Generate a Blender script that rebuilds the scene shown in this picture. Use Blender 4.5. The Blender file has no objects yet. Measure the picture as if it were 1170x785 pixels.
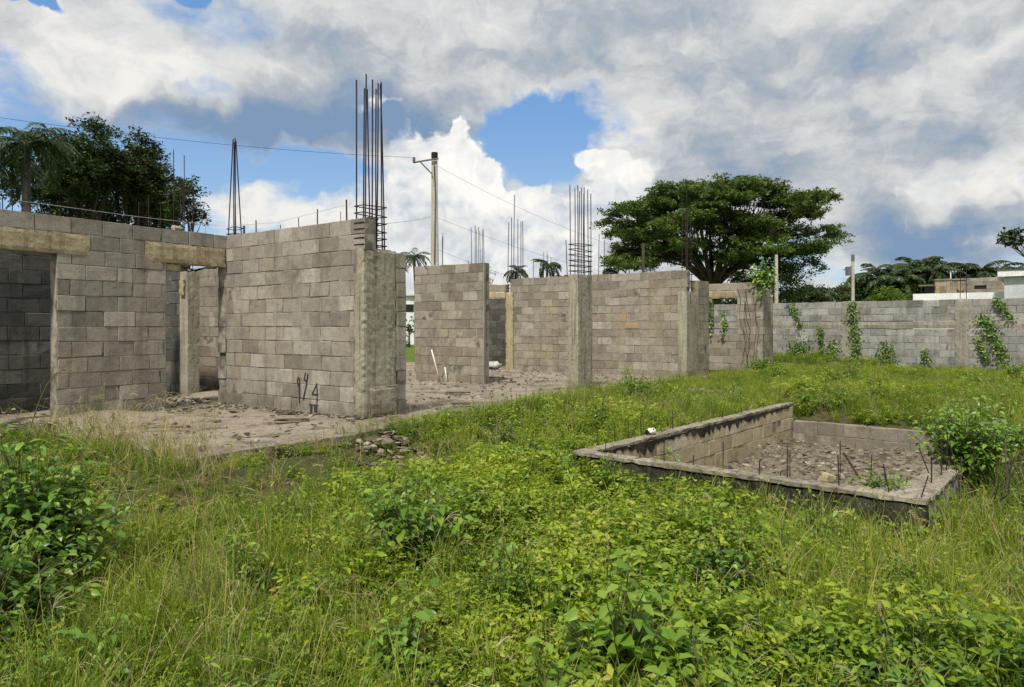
import bpy, math, random
import numpy as np
from mathutils import Vector

# ------------------------------------------------------------------ basics
H = 1.19            # eye height above the floor slab (slab top is z = 0)
FPX, CX, HY = 800.0, 585.0, 374.0
sc = bpy.context.scene
col = sc.collection
R = random.Random(7)
RG = np.random.default_rng(11)
A_DIR = Vector((.8174, -.5760, 0))      # along the long walls, towards the viewer's side
B_DIR = Vector((.5760, .8174, 0))       # perpendicular, going away


def tag(o, label=None, cat=None, group=None, kind=None):
    if label: o['label'] = label
    if cat: o['category'] = cat
    if group: o['group'] = group
    if kind: o['kind'] = kind
    elif cat: o['kind'] = 'thing'
    return o


def empty(name, loc, rz=0.0, label=None, cat=None, group=None):
    o = bpy.data.objects.new(name, None)
    o.empty_display_size = .2
    col.objects.link(o)
    o.location = loc
    o.rotation_euler = (0, 0, rz)
    return tag(o, label, cat, group)


def np_mesh(name, V, F4=None, F3=None, attrs=None, smooth=False):
    V = np.asarray(V, dtype=np.float32).reshape(-1, 3)
    me = bpy.data.meshes.new(name)
    me.vertices.add(len(V))
    me.vertices.foreach_set('co', V.ravel())
    n4 = 0 if F4 is None else len(F4)
    n3 = 0 if F3 is None else len(F3)
    idx, tot = [], []
    if n4:
        idx.append(np.asarray(F4, dtype=np.int32).ravel()); tot.append(np.full(n4, 4, np.int32))
    if n3:
        idx.append(np.asarray(F3, dtype=np.int32).ravel()); tot.append(np.full(n3, 3, np.int32))
    if idx:
        idx = np.concatenate(idx); tot = np.concatenate(tot)
        me.loops.add(len(idx)); me.loops.foreach_set('vertex_index', idx)
        me.polygons.add(len(tot))
        st = np.concatenate([[0], np.cumsum(tot)[:-1]]).astype(np.int32)
        me.polygons.foreach_set('loop_start', st)
        me.polygons.foreach_set('loop_total', tot)
        me.polygons.foreach_set('use_smooth', np.full(len(tot), bool(smooth)))
    for k, a in (attrs or {}).items():
        at = me.attributes.new(k, 'FLOAT', 'POINT')
        at.data.foreach_set('value', np.asarray(a, dtype=np.float32))
    me.update(calc_edges=True)
    return me


def link(name, me, mat, parent=None, loc=None):
    o = bpy.data.objects.new(name, me)
    col.objects.link(o)
    for m in (mat if isinstance(mat, (list, tuple)) else [mat]):
        me.materials.append(m)
    if parent: o.parent = parent
    if loc is not None: o.location = loc
    return o


class MB:
    """collects boxes, tubes, leaves ... into one mesh"""
    def __init__(s):
        s.V, s.F4, s.F3, s.T, s.M = [], [], [], [], []
        s.n = 0

    def add(s, V, F4=None, F3=None, t=0.5, m=0.0):
        V = np.asarray(V, float).reshape(-1, 3)
        s.V.append(V)
        if F4 is not None and len(F4): s.F4.append(np.asarray(F4, int) + s.n)
        if F3 is not None and len(F3): s.F3.append(np.asarray(F3, int) + s.n)
        t = np.broadcast_to(np.asarray(t, float), (len(V),)); m = np.broadcast_to(np.asarray(m, float), (len(V),))
        s.T.append(t); s.M.append(m)
        s.n += len(V)

    def box(s, a, b, t=.5, m=0.0, jit=0.0):
        x0, y0, z0 = a; x1, y1, z1 = b
        V = np.array([(x0,y0,z0),(x1,y0,z0),(x1,y1,z0),(x0,y1,z0),(x0,y0,z1),(x1,y0,z1),(x1,y1,z1),(x0,y1,z1)], float)
        if jit: V += RG.uniform(-jit, jit, V.shape)
        s.add(V, [(0,3,2,1),(4,5,6,7),(0,1,5,4),(1,2,6,5),(2,3,7,6),(3,0,4,7)], t=t, m=m)

    def rough_box(s, a, b, step=.08, jit=.006, t=.5, m=0.0, rnd=.012):
        """box with a grid on its faces, worn edges and small unevenness"""
        a = np.array(a, float); b = np.array(b, float)
        n = np.maximum(1, np.ceil((b - a) / step).astype(int)); n = np.minimum(n, 60)
        idx = {}
        V = []
        F = []
        def vid(i, j, k):
            key = (i, j, k)
            if key not in idx:
                idx[key] = len(V)
                p = a + (b - a) * np.array([i / n[0], j / n[1], k / n[2]])
                ex = [int(i == 0) - int(i == n[0]), int(j == 0) - int(j == n[1]), int(k == 0) - int(k == n[2])]
                cnt = sum(1 for e in ex if e)
                if cnt >= 2:
                    p = p + np.array(ex) * rnd * R.uniform(.3, 1.4)
                p = p + np.array([R.uniform(-jit, jit) * .45 for _ in range(3)])
                V.append(p)
            return idx[key]
        for ax in range(3):
            u, v = (ax + 1) % 3, (ax + 2) % 3
            for side in (0, 1):
                for p in range(n[u]):
                    for q in range(n[v]):
                        def mk(pp, qq):
                            c = [0, 0, 0]; c[ax] = n[ax] * side; c[u] = pp; c[v] = qq
                            return vid(*c)
                        f = [mk(p, q), mk(p + 1, q), mk(p + 1, q + 1), mk(p, q + 1)]
                        F.append(f if side else f[::-1])
        s.add(V, F, t=t, m=m)

    def tube(s, P, r, n=6, t=.5, m=0.0, cap=True):
        P = np.asarray(P, float)
        k = len(P)
        r = np.broadcast_to(np.asarray(r, float), (k,))
        T = np.gradient(P, axis=0)
        T /= np.maximum(np.linalg.norm(T, axis=1, keepdims=True), 1e-9)
        ref = np.array([0, 0, 1.0]) if abs(T[0, 2]) < .9 else np.array([1.0, 0, 0])
        U = np.cross(T, ref); U /= np.maximum(np.linalg.norm(U, axis=1, keepdims=True), 1e-9)
        W = np.cross(T, U)
        an = np.arange(n) * 2 * math.pi / n
        V = P[:, None, :] + r[:, None, None] * (np.cos(an)[None, :, None] * U[:, None, :] + np.sin(an)[None, :, None] * W[:, None, :])
        F = []
        for i in range(k - 1):
            for j in range(n):
                j2 = (j + 1) % n
                F.append((i * n + j, i * n + j2, (i + 1) * n + j2, (i + 1) * n + j))
        VV = V.reshape(-1, 3)
        F3 = []
        if cap:
            VV = np.vstack([VV, P[0], P[-1]])
            for j in range(n):
                j2 = (j + 1) % n
                F3.append((k * n, j2, j)); F3.append((k * n + 1, (k - 1) * n + j, (k - 1) * n + j2))
        s.add(VV, F, F3, t=t, m=m)

    def leaves(s, P, Ax, N, L, W, droop=.15, fold=.12, t=None, simple=False, wide=.38):
        P = np.asarray(P, float); n = len(P)
        if n == 0: return
        Ax = Ax / np.maximum(np.linalg.norm(Ax, axis=1, keepdims=True), 1e-9)
        S = np.cross(Ax, N); S /= np.maximum(np.linalg.norm(S, axis=1, keepdims=True), 1e-9)
        N = np.cross(S, Ax)
        L = np.broadcast_to(np.asarray(L, float), (n,))[:, None]; W = np.broadcast_to(np.asarray(W, float), (n,))[:, None]
        if t is None: t = RG.random(n)
        t = np.broadcast_to(t, (n,))
        if simple:
            M = P + Ax * L * .45
            V = np.stack([P, M + S * W / 2, P + Ax * L - N * L * droop, M - S * W / 2], 1)
            base = np.arange(n)[:, None] * 4
            s.add(V.reshape(-1, 3), base + np.array([[0, 1, 2, 3]]), t=np.repeat(t, 4))
            return
        M1 = P + Ax * L * wide - N * L * droop * .15
        M2 = P + Ax * L * .7 - N * L * droop * .5
        TP = P + Ax * L * .98 - N * L * droop
        R1 = M1 + S * W * .5 + N * W * fold; L1 = M1 - S * W * .5 + N * W * fold
        R2 = M2 + S * W * .33 + N * W * fold * .7; L2 = M2 - S * W * .33 + N * W * fold * .7
        V = np.stack([P, R1, L1, M1, R2, L2, M2, TP], 1)
        base = np.arange(n)[:, None, None] * 8
        F3 = (base + np.array([[[0,1,3],[0,3,2],[6,4,7],[6,7,5]]])).reshape(-1, 3)
        F4 = (base + np.array([[[3,1,4,6],[2,3,6,5]]])).reshape(-1, 4)
        mm = np.tile(np.array([1, 0, 0, 1, 0, 0, 1, .5]), n)
        s.add(V.reshape(-1, 3), F4, F3, t=np.repeat(t, 8), m=mm)

    def ribbon(s, P, w, side, t=.5):
        P = np.asarray(P, float); k = len(P)
        w = np.broadcast_to(np.asarray(w, float), (k,))[:, None]
        V = np.empty((2 * k, 3)); V[0::2] = P - side * w / 2; V[1::2] = P + side * w / 2
        s.add(V, [(2*i, 2*i+1, 2*i+3, 2*i+2) for i in range(k - 1)], t=t)

    def mesh(s, name, smooth=False):
        V = np.concatenate(s.V)
        return np_mesh(name, V, np.concatenate(s.F4) if s.F4 else None, np.concatenate(s.F3) if s.F3 else None,
                       {'tint': np.concatenate(s.T), 'mort': np.concatenate(s.M)}, smooth)

    def build(s, name, mat, parent=None, smooth=False):
        return link(name, s.mesh(name, smooth), mat, parent)


# ------------------------------------------------------------------ node helpers
N2D = ['3D']


class NT:
    def __init__(s, tree):
        s.t = tree; s.x = 0

    def n(s, typ, **kw):
        nd = s.t.nodes.new(typ)
        for k, v in kw.items(): setattr(nd, k, v)
        return nd

    def put(s, sock, v):
        if isinstance(v, bpy.types.NodeSocket): s.t.links.new(v, sock)
        elif v is not None: sock.default_value = v

    def m(s, op, a, b=None, c=None, clamp=False):
        nd = s.n('ShaderNodeMath', operation=op, use_clamp=clamp)
        s.put(nd.inputs[0], a)
        if b is not None: s.put(nd.inputs[1], b)
        if c is not None: s.put(nd.inputs[2], c)
        return nd.outputs[0]

    def v(s, op, a, b=None, sc_=None):
        nd = s.n('ShaderNodeVectorMath', operation=op)
        s.put(nd.inputs[0], a)
        if b is not None: s.put(nd.inputs[1], b)
        if sc_ is not None: s.put(nd.inputs['Scale'], sc_)
        return nd.outputs['Vector']

    def noise(s, vec, scale, detail=3, rough=.55, dist=0.0, color=False, lac=2.0):
        nd = s.n('ShaderNodeTexNoise'); nd.noise_dimensions = N2D[0]
        s.put(nd.inputs['Vector'], vec)
        nd.inputs['Scale'].default_value = scale; nd.inputs['Detail'].default_value = detail
        nd.inputs['Roughness'].default_value = rough; nd.inputs['Distortion'].default_value = dist
        nd.inputs['Lacunarity'].default_value = lac
        return nd.outputs['Color' if color else 'Fac']

    def mapr(s, v, a, b, c=0.0, d=1.0, smooth=True):
        nd = s.n('ShaderNodeMapRange')
        nd.interpolation_type = 'SMOOTHSTEP' if smooth else 'LINEAR'
        s.put(nd.inputs['Value'], v)
        for k, q in (('From Min', a), ('From Max', b), ('To Min', c), ('To Max', d)): s.put(nd.inputs[k], q)
        return nd.outputs['Result']

    def mix(s, f, a, b, mode='MIX'):
        nd = s.n('ShaderNodeMix', data_type='RGBA', blend_type=mode)
        s.put(nd.inputs[0], f); s.put(nd.inputs[6], a); s.put(nd.inputs[7], b)
        return nd.outputs[2]

    def ramp(s, f, pts):
        nd = s.n('ShaderNodeValToRGB'); s.put(nd.inputs[0], f)
        cr = nd.color_ramp
        while len(cr.elements) > 1: cr.elements.remove(cr.elements[-1])
        cr.elements[0].position = pts[0][0]; cr.elements[0].color = (*pts[0][1], 1)
        for p, c in pts[1:]:
            e = cr.elements.new(p); e.color = (*c, 1)
        return nd.outputs[0]

    def attr(s, name):
        nd = s.n('ShaderNodeAttribute'); nd.attribute_name = name
        return nd.outputs['Fac']

    def mapping(s, vec, loc=(0,0,0), rot=(0,0,0), scale=(1,1,1), typ='POINT'):
        nd = s.n('ShaderNodeMapping', vector_type=typ)
        s.put(nd.inputs[0], vec)
        nd.inputs[1].default_value = loc; nd.inputs[2].default_value = rot; nd.inputs[3].default_value = scale
        return nd.outputs[0]


def c4(c): return (*c, 1.0)


def new_mat(name):
    m = bpy.data.materials.new(name); m.use_nodes = True
    t = m.node_tree
    b = t.nodes['Principled BSDF']
    return m, NT(t), b


def bump(N, b, h, dist=.01, strength=1.0):
    nd = N.n('ShaderNodeBump'); nd.inputs['Distance'].default_value = dist; nd.inputs['Strength'].default_value = strength
    N.put(nd.inputs['Height'], h); N.t.links.new(nd.outputs[0], b.inputs['Normal'])


def block_material(name, cols, mortar, dark=(.10, .09, .075), grime=.5, streaks=.4, tan=.3, yellow=None, blotch=.35):
    m, N, b = new_mat(name)
    g = N.n('ShaderNodeNewGeometry').outputs['Position']
    tint, mort = N.attr('tint'), N.attr('mort')
    base = N.ramp(tint, cols)
    big = N.noise(g, .9, 4, .6)
    base = N.mix(N.m('MULTIPLY', N.mapr(big, .45, .7), tan), base, c4((.42, .33, .215)))
    fine = N.noise(g, 60, 4, .75)
    med = N.noise(g, 9, 5, .65)
    base = N.mix(N.mapr(med, .3, .75, .0, .55), base, c4(dark), 'MIX') if False else base
    base = N.mix(1.0, base, N.ramp(N.m('ADD', N.m('MULTIPLY', fine, .55), N.m('MULTIPLY', med, .45)),
                 [(.30, (.55, .55, .55)), (.5, (.98, .98, .98)), (.72, (1.3, 1.3, 1.3))]), 'MULTIPLY')
    base = N.mix(N.m('MULTIPLY', mort, .85), base, N.mix(N.mapr(N.noise(g, 5, 3), .4, .65), c4(tuple(x * 2.9 for x in mortar)), c4(tuple(x * .7 for x in mortar))))
    st = N.noise(N.mapping(g, scale=(6, 6, .55)), 1.0, 4, .6)
    zz = N.n('ShaderNodeSeparateXYZ'); N.put(zz.inputs[0], g)
    st2 = N.m('MULTIPLY', N.mapr(st, .53, .68), streaks)
    base = N.mix(st2, base, c4(dark))
    base = N.mix(N.mapr(N.noise(N.mapping(g, loc=(9, 2, 5)), 3.1, 6, .7), .5, .66, 0, blotch), base, c4(dark))
    base = N.mix(N.mapr(N.noise(g, 130, 2, .5), .60, .68, 0, .55), base, c4(dark))
    gn = N.noise(g, 2.4, 5, .65)
    low = N.m('ADD', N.mapr(zz.outputs[2], 0.0, .75, 1.0, 0.0, False), N.m('MULTIPLY', N.m('SUBTRACT', gn, .5), 2.4))
    base = N.mix(N.m('MULTIPLY', N.mapr(low, .45, 1.3), grime), base, c4(dark))
    if yellow:
        base = N.mix(N.mapr(N.noise(g, 1.7, 2, .5), .66, .70, 0, .7), base, c4(yellow))
    N.put(b.inputs['Base Color'], base)
    b.inputs['Roughness'].default_value = .95
    b.inputs['Specular IOR Level'].default_value = .15
    h = N.m('ADD', N.m('MULTIPLY', fine, .6), med)
    bump(N, b, h, .012, .9)
    return m


G0 = [(0, (.185, .168, .142)), (.3, (.258, .236, .198)), (.6, (.32, .293, .247)), (.9, (.41, .38, .325)), (1, (.29, .25, .20))]
M_block = block_material('concrete_block', G0, (.135, .122, .10), grime=.55, streaks=.35, tan=.25)
M_block_far = block_material('concrete_block_tan', [(0, (.195, .172, .138)), (.4, (.265, .237, .19)), (.8, (.32, .29, .236)), (1, (.375, .345, .29))],
                             (.13, .116, .094), grime=.35, streaks=.25, tan=.4, yellow=None)
M_block_shaded = block_material('shade_toned_block', [(0, (.055, .058, .053)), (.5, (.09, .091, .084)), (1, (.14, .135, .115))],
                              (.07, .072, .068), dark=(.03, .034, .03), grime=.8, streaks=.5, tan=.1)  # block colour darkened to carry the shade inside the rooms
M_block_grey = block_material('grey_boundary_block', [(0, (.20, .193, .18)), (.5, (.29, .28, .265)), (1, (.39, .38, .355))],
                              (.115, .11, .10), dark=(.07, .07, .06), grime=.4, streaks=.3, tan=.15)
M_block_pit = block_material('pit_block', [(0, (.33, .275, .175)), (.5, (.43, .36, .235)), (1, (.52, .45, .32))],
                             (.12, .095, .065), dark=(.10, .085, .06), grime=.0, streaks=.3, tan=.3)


def plaster(name, c1, c2, dark, streak=.7, green=None):
    m, N, b = new_mat(name)
    g = N.n('ShaderNodeNewGeometry').outputs['Position']
    st = N.noise(N.mapping(g, scale=(13, 13, .9)), 1.0, 5, .65)
    big = N.noise(g, 2.2, 5, .6)
    base = N.mix(N.mapr(big, .35, .65), c4(c1), c4(c2))
    base = N.mix(N.m('MULTIPLY', N.mapr(st, .48, .66), streak), base, c4(dark))
    base = N.mix(N.mapr(N.noise(N.mapping(g, loc=(3, 1, 2), scale=(16, 16, .7)), 1, 3), .55, .7, 0, .5), base, c4(tuple(min(1, x * 1.25) for x in c2)))
    fine = N.noise(g, 70, 4, .7)
    base = N.mix(1.0, base, N.ramp(fine, [(.3, (.75, .75, .75)), (.7, (1.18, 1.18, 1.18))]), 'MULTIPLY')
    if green:
        zz = N.n('ShaderNodeSeparateXYZ'); N.put(zz.inputs[0], g)
        low = N.m('ADD', N.mapr(zz.outputs[2], 0.0, .5, 1.0, 0.0, False), N.m('MULTIPLY', N.m('SUBTRACT', big, .5), 2.2))
        base = N.mix(N.mapr(low, .4, 1.1, 0, .75), base, c4(green))
    N.put(b.inputs['Base Color'], base)
    b.inputs['Roughness'].default_value = .95; b.inputs['Specular IOR Level'].default_value = .15
    bump(N, b, N.m('ADD', N.m('ADD', N.m('MULTIPLY', fine, .4), N.m('MULTIPLY', N.noise(g, 14, 4), 1.0)), N.m('MULTIPLY', N.mapr(N.noise(g, 38, 3, .6), .62, .70), -.9)), .014, .9)
    return m


M_plaster = plaster('stained_plaster', (.30, .272, .205), (.38, .348, .272), (.17, .155, .11), .8, (.12, .107, .073))
M_yellow = plaster('yellowed_beam_plaster', (.33, .275, .165), (.42, .36, .24), (.20, .165, .10), .6)
M_conc = plaster('rough_concrete', (.24, .225, .185), (.34, .31, .255), (.12, .11, .09), .4)
M_rim = plaster('weathered_rim_concrete', (.20, .18, .135), (.31, .28, .215), (.085, .075, .055), .85)
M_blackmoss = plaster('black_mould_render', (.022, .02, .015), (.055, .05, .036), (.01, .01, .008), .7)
M_white = plaster('white_render', (.72, .73, .74), (.80, .80, .80), (.60, .60, .58), .25)
M_grey_render = plaster('pale_grey_render', (.50, .52, .54), (.58, .60, .62), (.42, .43, .44), .25)
M_pole = plaster('pole_concrete', (.42, .39, .33), (.52, .49, .43), (.33, .31, .27), .4)


def simple_mat(name, c, rough=.7, c2=None, scale=20, metal=0.0, bmp=0.0):
    m, N, b = new_mat(name)
    g = N.n('ShaderNodeNewGeometry').outputs['Position']
    f = N.noise(g, scale, 4, .6)
    N.put(b.inputs['Base Color'], N.mix(N.mapr(f, .35, .65), c4(c), c4(c2 or tuple(x * .7 for x in c))))
    b.inputs['Roughness'].default_value = rough; b.inputs['Metallic'].default_value = metal
    b.inputs['Specular IOR Level'].default_value = .3
    if bmp: bump(N, b, f, bmp)
    return m


M_rust = simple_mat('rusty_rebar', (.045, .025, .02), .8, (.022, .014, .013), 30)
M_wire = simple_mat('dark_wire', (.04, .04, .045), .6)
M_string = simple_mat('pale_string', (.45, .43, .40), .9)
M_black = simple_mat('dark_void_paint', (.012, .012, .012), .7)
M_paint = simple_mat('dark_spray_paint', (.022, .035, .036), .6, (.05, .055, .05), 60)
M_plastic = simple_mat('white_plastic', (.72, .70, .64), .4, (.62, .6, .52))
M_galv = simple_mat('galvanised_metal', (.18, .19, .21), .5, (.10, .11, .12), metal=.4)
M_darkwood = simple_mat('dark_rotten_wood', (.05, .038, .028), .9, (.10, .08, .06), 12, bmp=.01)
M_bark = simple_mat('bark', (.085, .068, .05), .95, (.035, .028, .022), 6, bmp=.05)
M_barkpale = simple_mat('palm_bark', (.09, .08, .066), .95, (.05, .045, .038), 6, bmp=.03)
M_stem = simple_mat('green_stem', (.09, .12, .03), .7, (.13, .12, .045), 8)
M_stone = simple_mat('rubble_stone', (.36, .31, .25), .95, (.17, .145, .115), 14, bmp=.01)
M_bluegrey = simple_mat('grey_sack', (.45, .44, .42), .8, (.3, .3, .3), 8)
M_tan_wood = simple_mat('formwork_wood', (.42, .30, .17), .8, (.30, .20, .11), 10)
M_glassdark = simple_mat('dark_window', (.02, .022, .025), .2)


def leaf_mat(name, pts, trans=.4, rough=.45, spec=.35, inst=.35, mid=0.0, patch=0.0):
    m, N, b = new_mat(name)
    tint = N.attr('tint')
    oi = N.n('ShaderNodeObjectInfo').outputs['Random']
    f = N.m('ADD', N.m('MULTIPLY', tint, 1 - inst), N.m('MULTIPLY', oi, inst))
    if patch:
        g = N.n('ShaderNodeNewGeometry').outputs['Position']
        f = N.m('ADD', f, N.m('MULTIPLY', N.m('SUBTRACT', N.noise(g, .55, 2, .5), .5), patch))
    c = N.ramp(f, pts)
    if mid:
        c = N.mix(N.m('MULTIPLY', N.mapr(N.attr('mort'), .82, 1.0), mid), c, c4((.22, .26, .09)))
    N.put(b.inputs['Base Color'], c)
    b.inputs['Roughness'].default_value = rough; b.inputs['Specular IOR Level'].default_value = spec
    tr = N.n('ShaderNodeBsdfTranslucent')
    c2 = N.mix(1.0, c, c4((1.25, 1.3, .55)), 'MULTIPLY')
    N.put(tr.inputs['Color'], c2)
    mx = N.n('ShaderNodeMixShader'); mx.inputs[0].default_value = trans
    out = N.t.nodes['Material Output']
    N.t.links.new(b.outputs[0], mx.inputs[1]); N.t.links.new(tr.outputs[0], mx.inputs[2])
    N.t.links.new(mx.outputs[0], out.inputs['Surface'])
    return m


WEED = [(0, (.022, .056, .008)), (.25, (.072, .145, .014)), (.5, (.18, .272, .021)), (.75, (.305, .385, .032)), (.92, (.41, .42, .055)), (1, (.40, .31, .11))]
M_weed = leaf_mat('weed_leaf', WEED, patch=.9)
M_grass = leaf_mat('grass_blade', [(0, (.045, .092, .014)), (.3, (.145, .215, .024)), (.6, (.285, .335, .042)), (.83, (.42, .39, .11)), (1, (.52, .41, .21))], .42, .5, .3, patch=.9)
M_straw = leaf_mat('dry_grass', [(0, (.26, .22, .09)), (.5, (.40, .34, .17)), (1, (.50, .44, .27))], .25, .6, .2)
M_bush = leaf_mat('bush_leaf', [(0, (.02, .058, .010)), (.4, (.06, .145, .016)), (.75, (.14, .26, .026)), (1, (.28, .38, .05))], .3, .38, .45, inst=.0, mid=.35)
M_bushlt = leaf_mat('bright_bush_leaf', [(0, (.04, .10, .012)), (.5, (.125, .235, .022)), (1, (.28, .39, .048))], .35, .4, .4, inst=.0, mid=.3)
M_vine = leaf_mat('vine_leaf', [(0, (.05, .11, .018)), (.5, (.12, .23, .028)), (1, (.24, .36, .05))], .3, .4, .4, inst=0, mid=.25)
M_tree = leaf_mat('tree_leaf', [(0, (.018, .036, .014)), (.5, (.038, .068, .022)), (1, (.075, .115, .03))], .2, .55, .3, inst=0)
M_tree2 = leaf_mat('olive_tree_leaf', [(0, (.018, .034, .013)), (.5, (.042, .062, .018)), (1, (.085, .10, .026))], .2, .55, .3, inst=0)
M_saman = leaf_mat('rain_tree_leaf', [(0, (.032, .062, .014)), (.5, (.085, .135, .032)), (1, (.16, .22, .052))], .25, .5, .3, inst=0)
M_palm = leaf_mat('palm_leaf', [(0, (.018, .040, .014)), (.5, (.036, .068, .02)), (1, (.07, .10, .028))], .2, .45, .4, inst=0)
M_yel = leaf_mat('yellow_green_leaf', [(0, (.06, .11, .015)), (1, (.16, .24, .03))], .35, .45, .3, inst=0)


def smooth(a, b, x):
    t = np.clip((x - a) / (b - a), 0, 1)
    return t * t * (3 - 2 * t)


# ------------------------------------------------------------------ the ground
Q0 = np.array([-2.9, 6.5])                    # the slab's near corner
POOL_O = np.array([.65, 7.41]); PD_W = np.array([.762, -.6475]); PD_L = np.array([.647, .762])
PD_L = np.array([.6475, .762])
POOL_W, POOL_L = 3.26, 6.42


def slab_uv(X, Y):
    dx, dy = X - Q0[0], Y - Q0[1]
    return dx * B_DIR.x + dy * B_DIR.y, -(dx * A_DIR.x + dy * A_DIR.y)   # along B, along -A


def pool_uv(X, Y):
    dx, dy = X - POOL_O[0], Y - POOL_O[1]
    return dx * PD_W[0] + dy * PD_W[1], dx * PD_L[0] + dy * PD_L[1]


def vnoise(X, Y, s, seed=0):
    X = X / s + seed * 17.3; Y = Y / s + seed * 7.1
    xi, yi = np.floor(X), np.floor(Y); fx, fy = X - xi, Y - yi
    fx = fx * fx * (3 - 2 * fx); fy = fy * fy * (3 - 2 * fy)
    def h(a, b):
        v = np.sin(a * 127.1 + b * 311.7 + seed) * 43758.5453
        return v - np.floor(v)
    return (h(xi, yi) * (1 - fx) + h(xi + 1, yi) * fx) * (1 - fy) + (h(xi, yi + 1) * (1 - fx) + h(xi + 1, yi + 1) * fx) * fy


def ground_z(X, Y):
    X = np.asarray(X, float); Y = np.asarray(Y, float)
    z = np.interp(Y, [-40, 3, 6, 9, 12, 16, 21, 30, 60, 900], [-.55, -.50, -.43, -.32, -.20, -.10, .02, .05, .05, 0])
    z = z + .22 * smooth(20, 22.5, Y) * smooth(6, 8, X) * smooth(12, 9.5, X)
    pu, pv = pool_uv(X, Y)
    # dug out in front of the pit, and beside its low wall
    z = z - .07 * np.exp(-((pv + .45) / .6) ** 2) * smooth(.4, 2.0, pu) * smooth(4.6, 3.4, pu)
    wf = smooth(-.15, .15, pu) * smooth(POOL_W + 3.2, POOL_W + 1.5, pu) * smooth(-2.0, 0, pv)
    cap = -.47 + .15 * np.clip(pv - POOL_L + .3, 0, 9)
    z = z + (np.minimum(z, cap) - z) * wf
    wl = smooth(-2.5, -.6, pu) * smooth(.1, -.05, pu) * smooth(-.5, .6, pv) * smooth(POOL_L + 1.2, POOL_L - .5, pv)
    z = z + (np.minimum(z, -.27) - z) * wl
    z = z + (vnoise(X, Y, 2.2, 1) - .5) * .14 + (vnoise(X, Y, .7, 2) - .5) * .07
    su, sv = slab_uv(X, Y)
    ds = np.hypot(np.maximum(-su, 0), np.maximum(-sv, 0))
    wb = smooth(1.3, .1, ds) * (su < 14) * (sv < 11)
    z = z + (np.maximum(z, -.09 + (vnoise(X, Y, .4, 3) - .5) * .1) - z) * wb
    d = np.minimum(np.minimum(su + .25, sv + .25), 1)       # inside the slab
    under = smooth(-.1, .25, d) * (su < 17) * (sv < 14)
    z = z * (1 - under) + (-.16) * under
    inp = (pu > .06) & (pu < POOL_W - .06) & (pv > .06) & (pv < POOL_L - .06)
    z = np.where(inp, -1.15, z)
    return z


def axis(lo, hi, st, far_lo, far_hi, grow=1.35):
    a = list(np.arange(lo, hi + 1e-6, st))
    s = st
    while a[-1] < far_hi: s *= grow; a.append(a[-1] + s)
    s = st; b = []
    c = lo
    while c > far_lo: s *= grow; c -= s; b.append(c)
    return np.array(b[::-1] + a)


gx = axis(-9, 14, .1, -900, 900); gy = axis(.5, 21, .1, -60, 1500)
GX, GY = np.meshgrid(gx, gy)
GZ = ground_z(GX, GY)
V = np.stack([GX, GY, GZ], -1).reshape(-1, 3)
nx, ny = len(gx), len(gy)
ii, jj = np.meshgrid(np.arange(nx - 1), np.arange(ny - 1))
b0 = (jj * nx + ii).ravel()
F = np.stack([b0, b0 + 1, b0 + nx + 1, b0 + nx], 1)

M_ground, N, b = new_mat('overgrown_soil')
g = N.n('ShaderNodeNewGeometry').outputs['Position']
n1 = N.noise(g, 1.3, 5, .6); n2 = N.noise(g, 14, 5, .7); n3 = N.noise(g, 90, 3, .7)
c = N.mix(N.mapr(n2, .35, .65), c4((.065, .05, .032)), c4((.14, .11, .07)))
c = N.mix(N.mapr(n1, .38, .55, 0, .75), c, N.mix(N.mapr(n3, .35, .65), c4((.04, .065, .014)), c4((.10, .13, .028))))
sx = N.n('ShaderNodeSeparateXYZ'); N.put(sx.inputs[0], g)
c = N.mix(N.mapr(sx.outputs[1], 14, 30), c, N.mix(n2, c4((.07, .12, .02)), c4((.14, .19, .035))))
N.put(b.inputs['Base Color'], c); b.inputs['Roughness'].default_value = 1; b.inputs['Specular IOR Level'].default_value = .1
bump(N, b, N.m('ADD', n2, N.m('MULTIPLY', n3, .4)), .05)
ground = link('ground', np_mesh('ground', V, F, smooth=True), M_ground)
tag(ground, kind='structure')

# floor slab with an uneven, broken edge
M_slab, N, b = new_mat('dusty_slab')
g = N.n('ShaderNodeNewGeometry').outputs['Position']
n1 = N.noise(g, .8, 5, .62); n2 = N.noise(g, 7, 6, .7); n3 = N.noise(g, 70, 3, .7); n4 = N.noise(N.mapping(g, loc=(4, 9, 0)), 1.9, 5, .68)
c = N.mix(N.mapr(n1, .35, .62), c4((.235, .20, .152)), c4((.33, .287, .225)))
c = N.mix(N.mapr(n2, .48, .66, 0, .65), c, c4((.19, .15, .115)))
c = N.mix(N.mapr(n4, .50, .64, 0, .8), c, c4((.115, .09, .068)))
c = N.mix(N.mapr(N.noise(N.mapping(g, loc=(1, 7, 0)), 22, 4, .7), .56, .66, 0, .6), c, c4((.09, .075, .055)))
c = N.mix(1.0, c, N.ramp(n3, [(.3, (.7, .7, .7)), (.7, (1.2, 1.2, 1.2))]), 'MULTIPLY')
N.put(b.inputs['Base Color'], c); b.inputs['Roughness'].default_value = .97; b.inputs['Specular IOR Level'].default_value = .15
bump(N, b, N.m('ADD', n2, N.m('MULTIPLY', n3, .4)), .03)
us = np.arange(0, 14.01, .1); vs = np.arange(0, 11.01, .1)
UU, VV = np.meshgrid(us, vs)
eu = (vnoise(UU * 0 + 3, VV, .6, 4) - .5) * .35; ev = (vnoise(UU, VV * 0 + 5, .7, 5) - .5) * .3
U2 = UU + eu * (UU < .05); V2 = VV + ev * (VV < .05)
PX = Q0[0] + B_DIR.x * U2 - A_DIR.x * V2; PY = Q0[1] + B_DIR.y * U2 - A_DIR.y * V2
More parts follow.
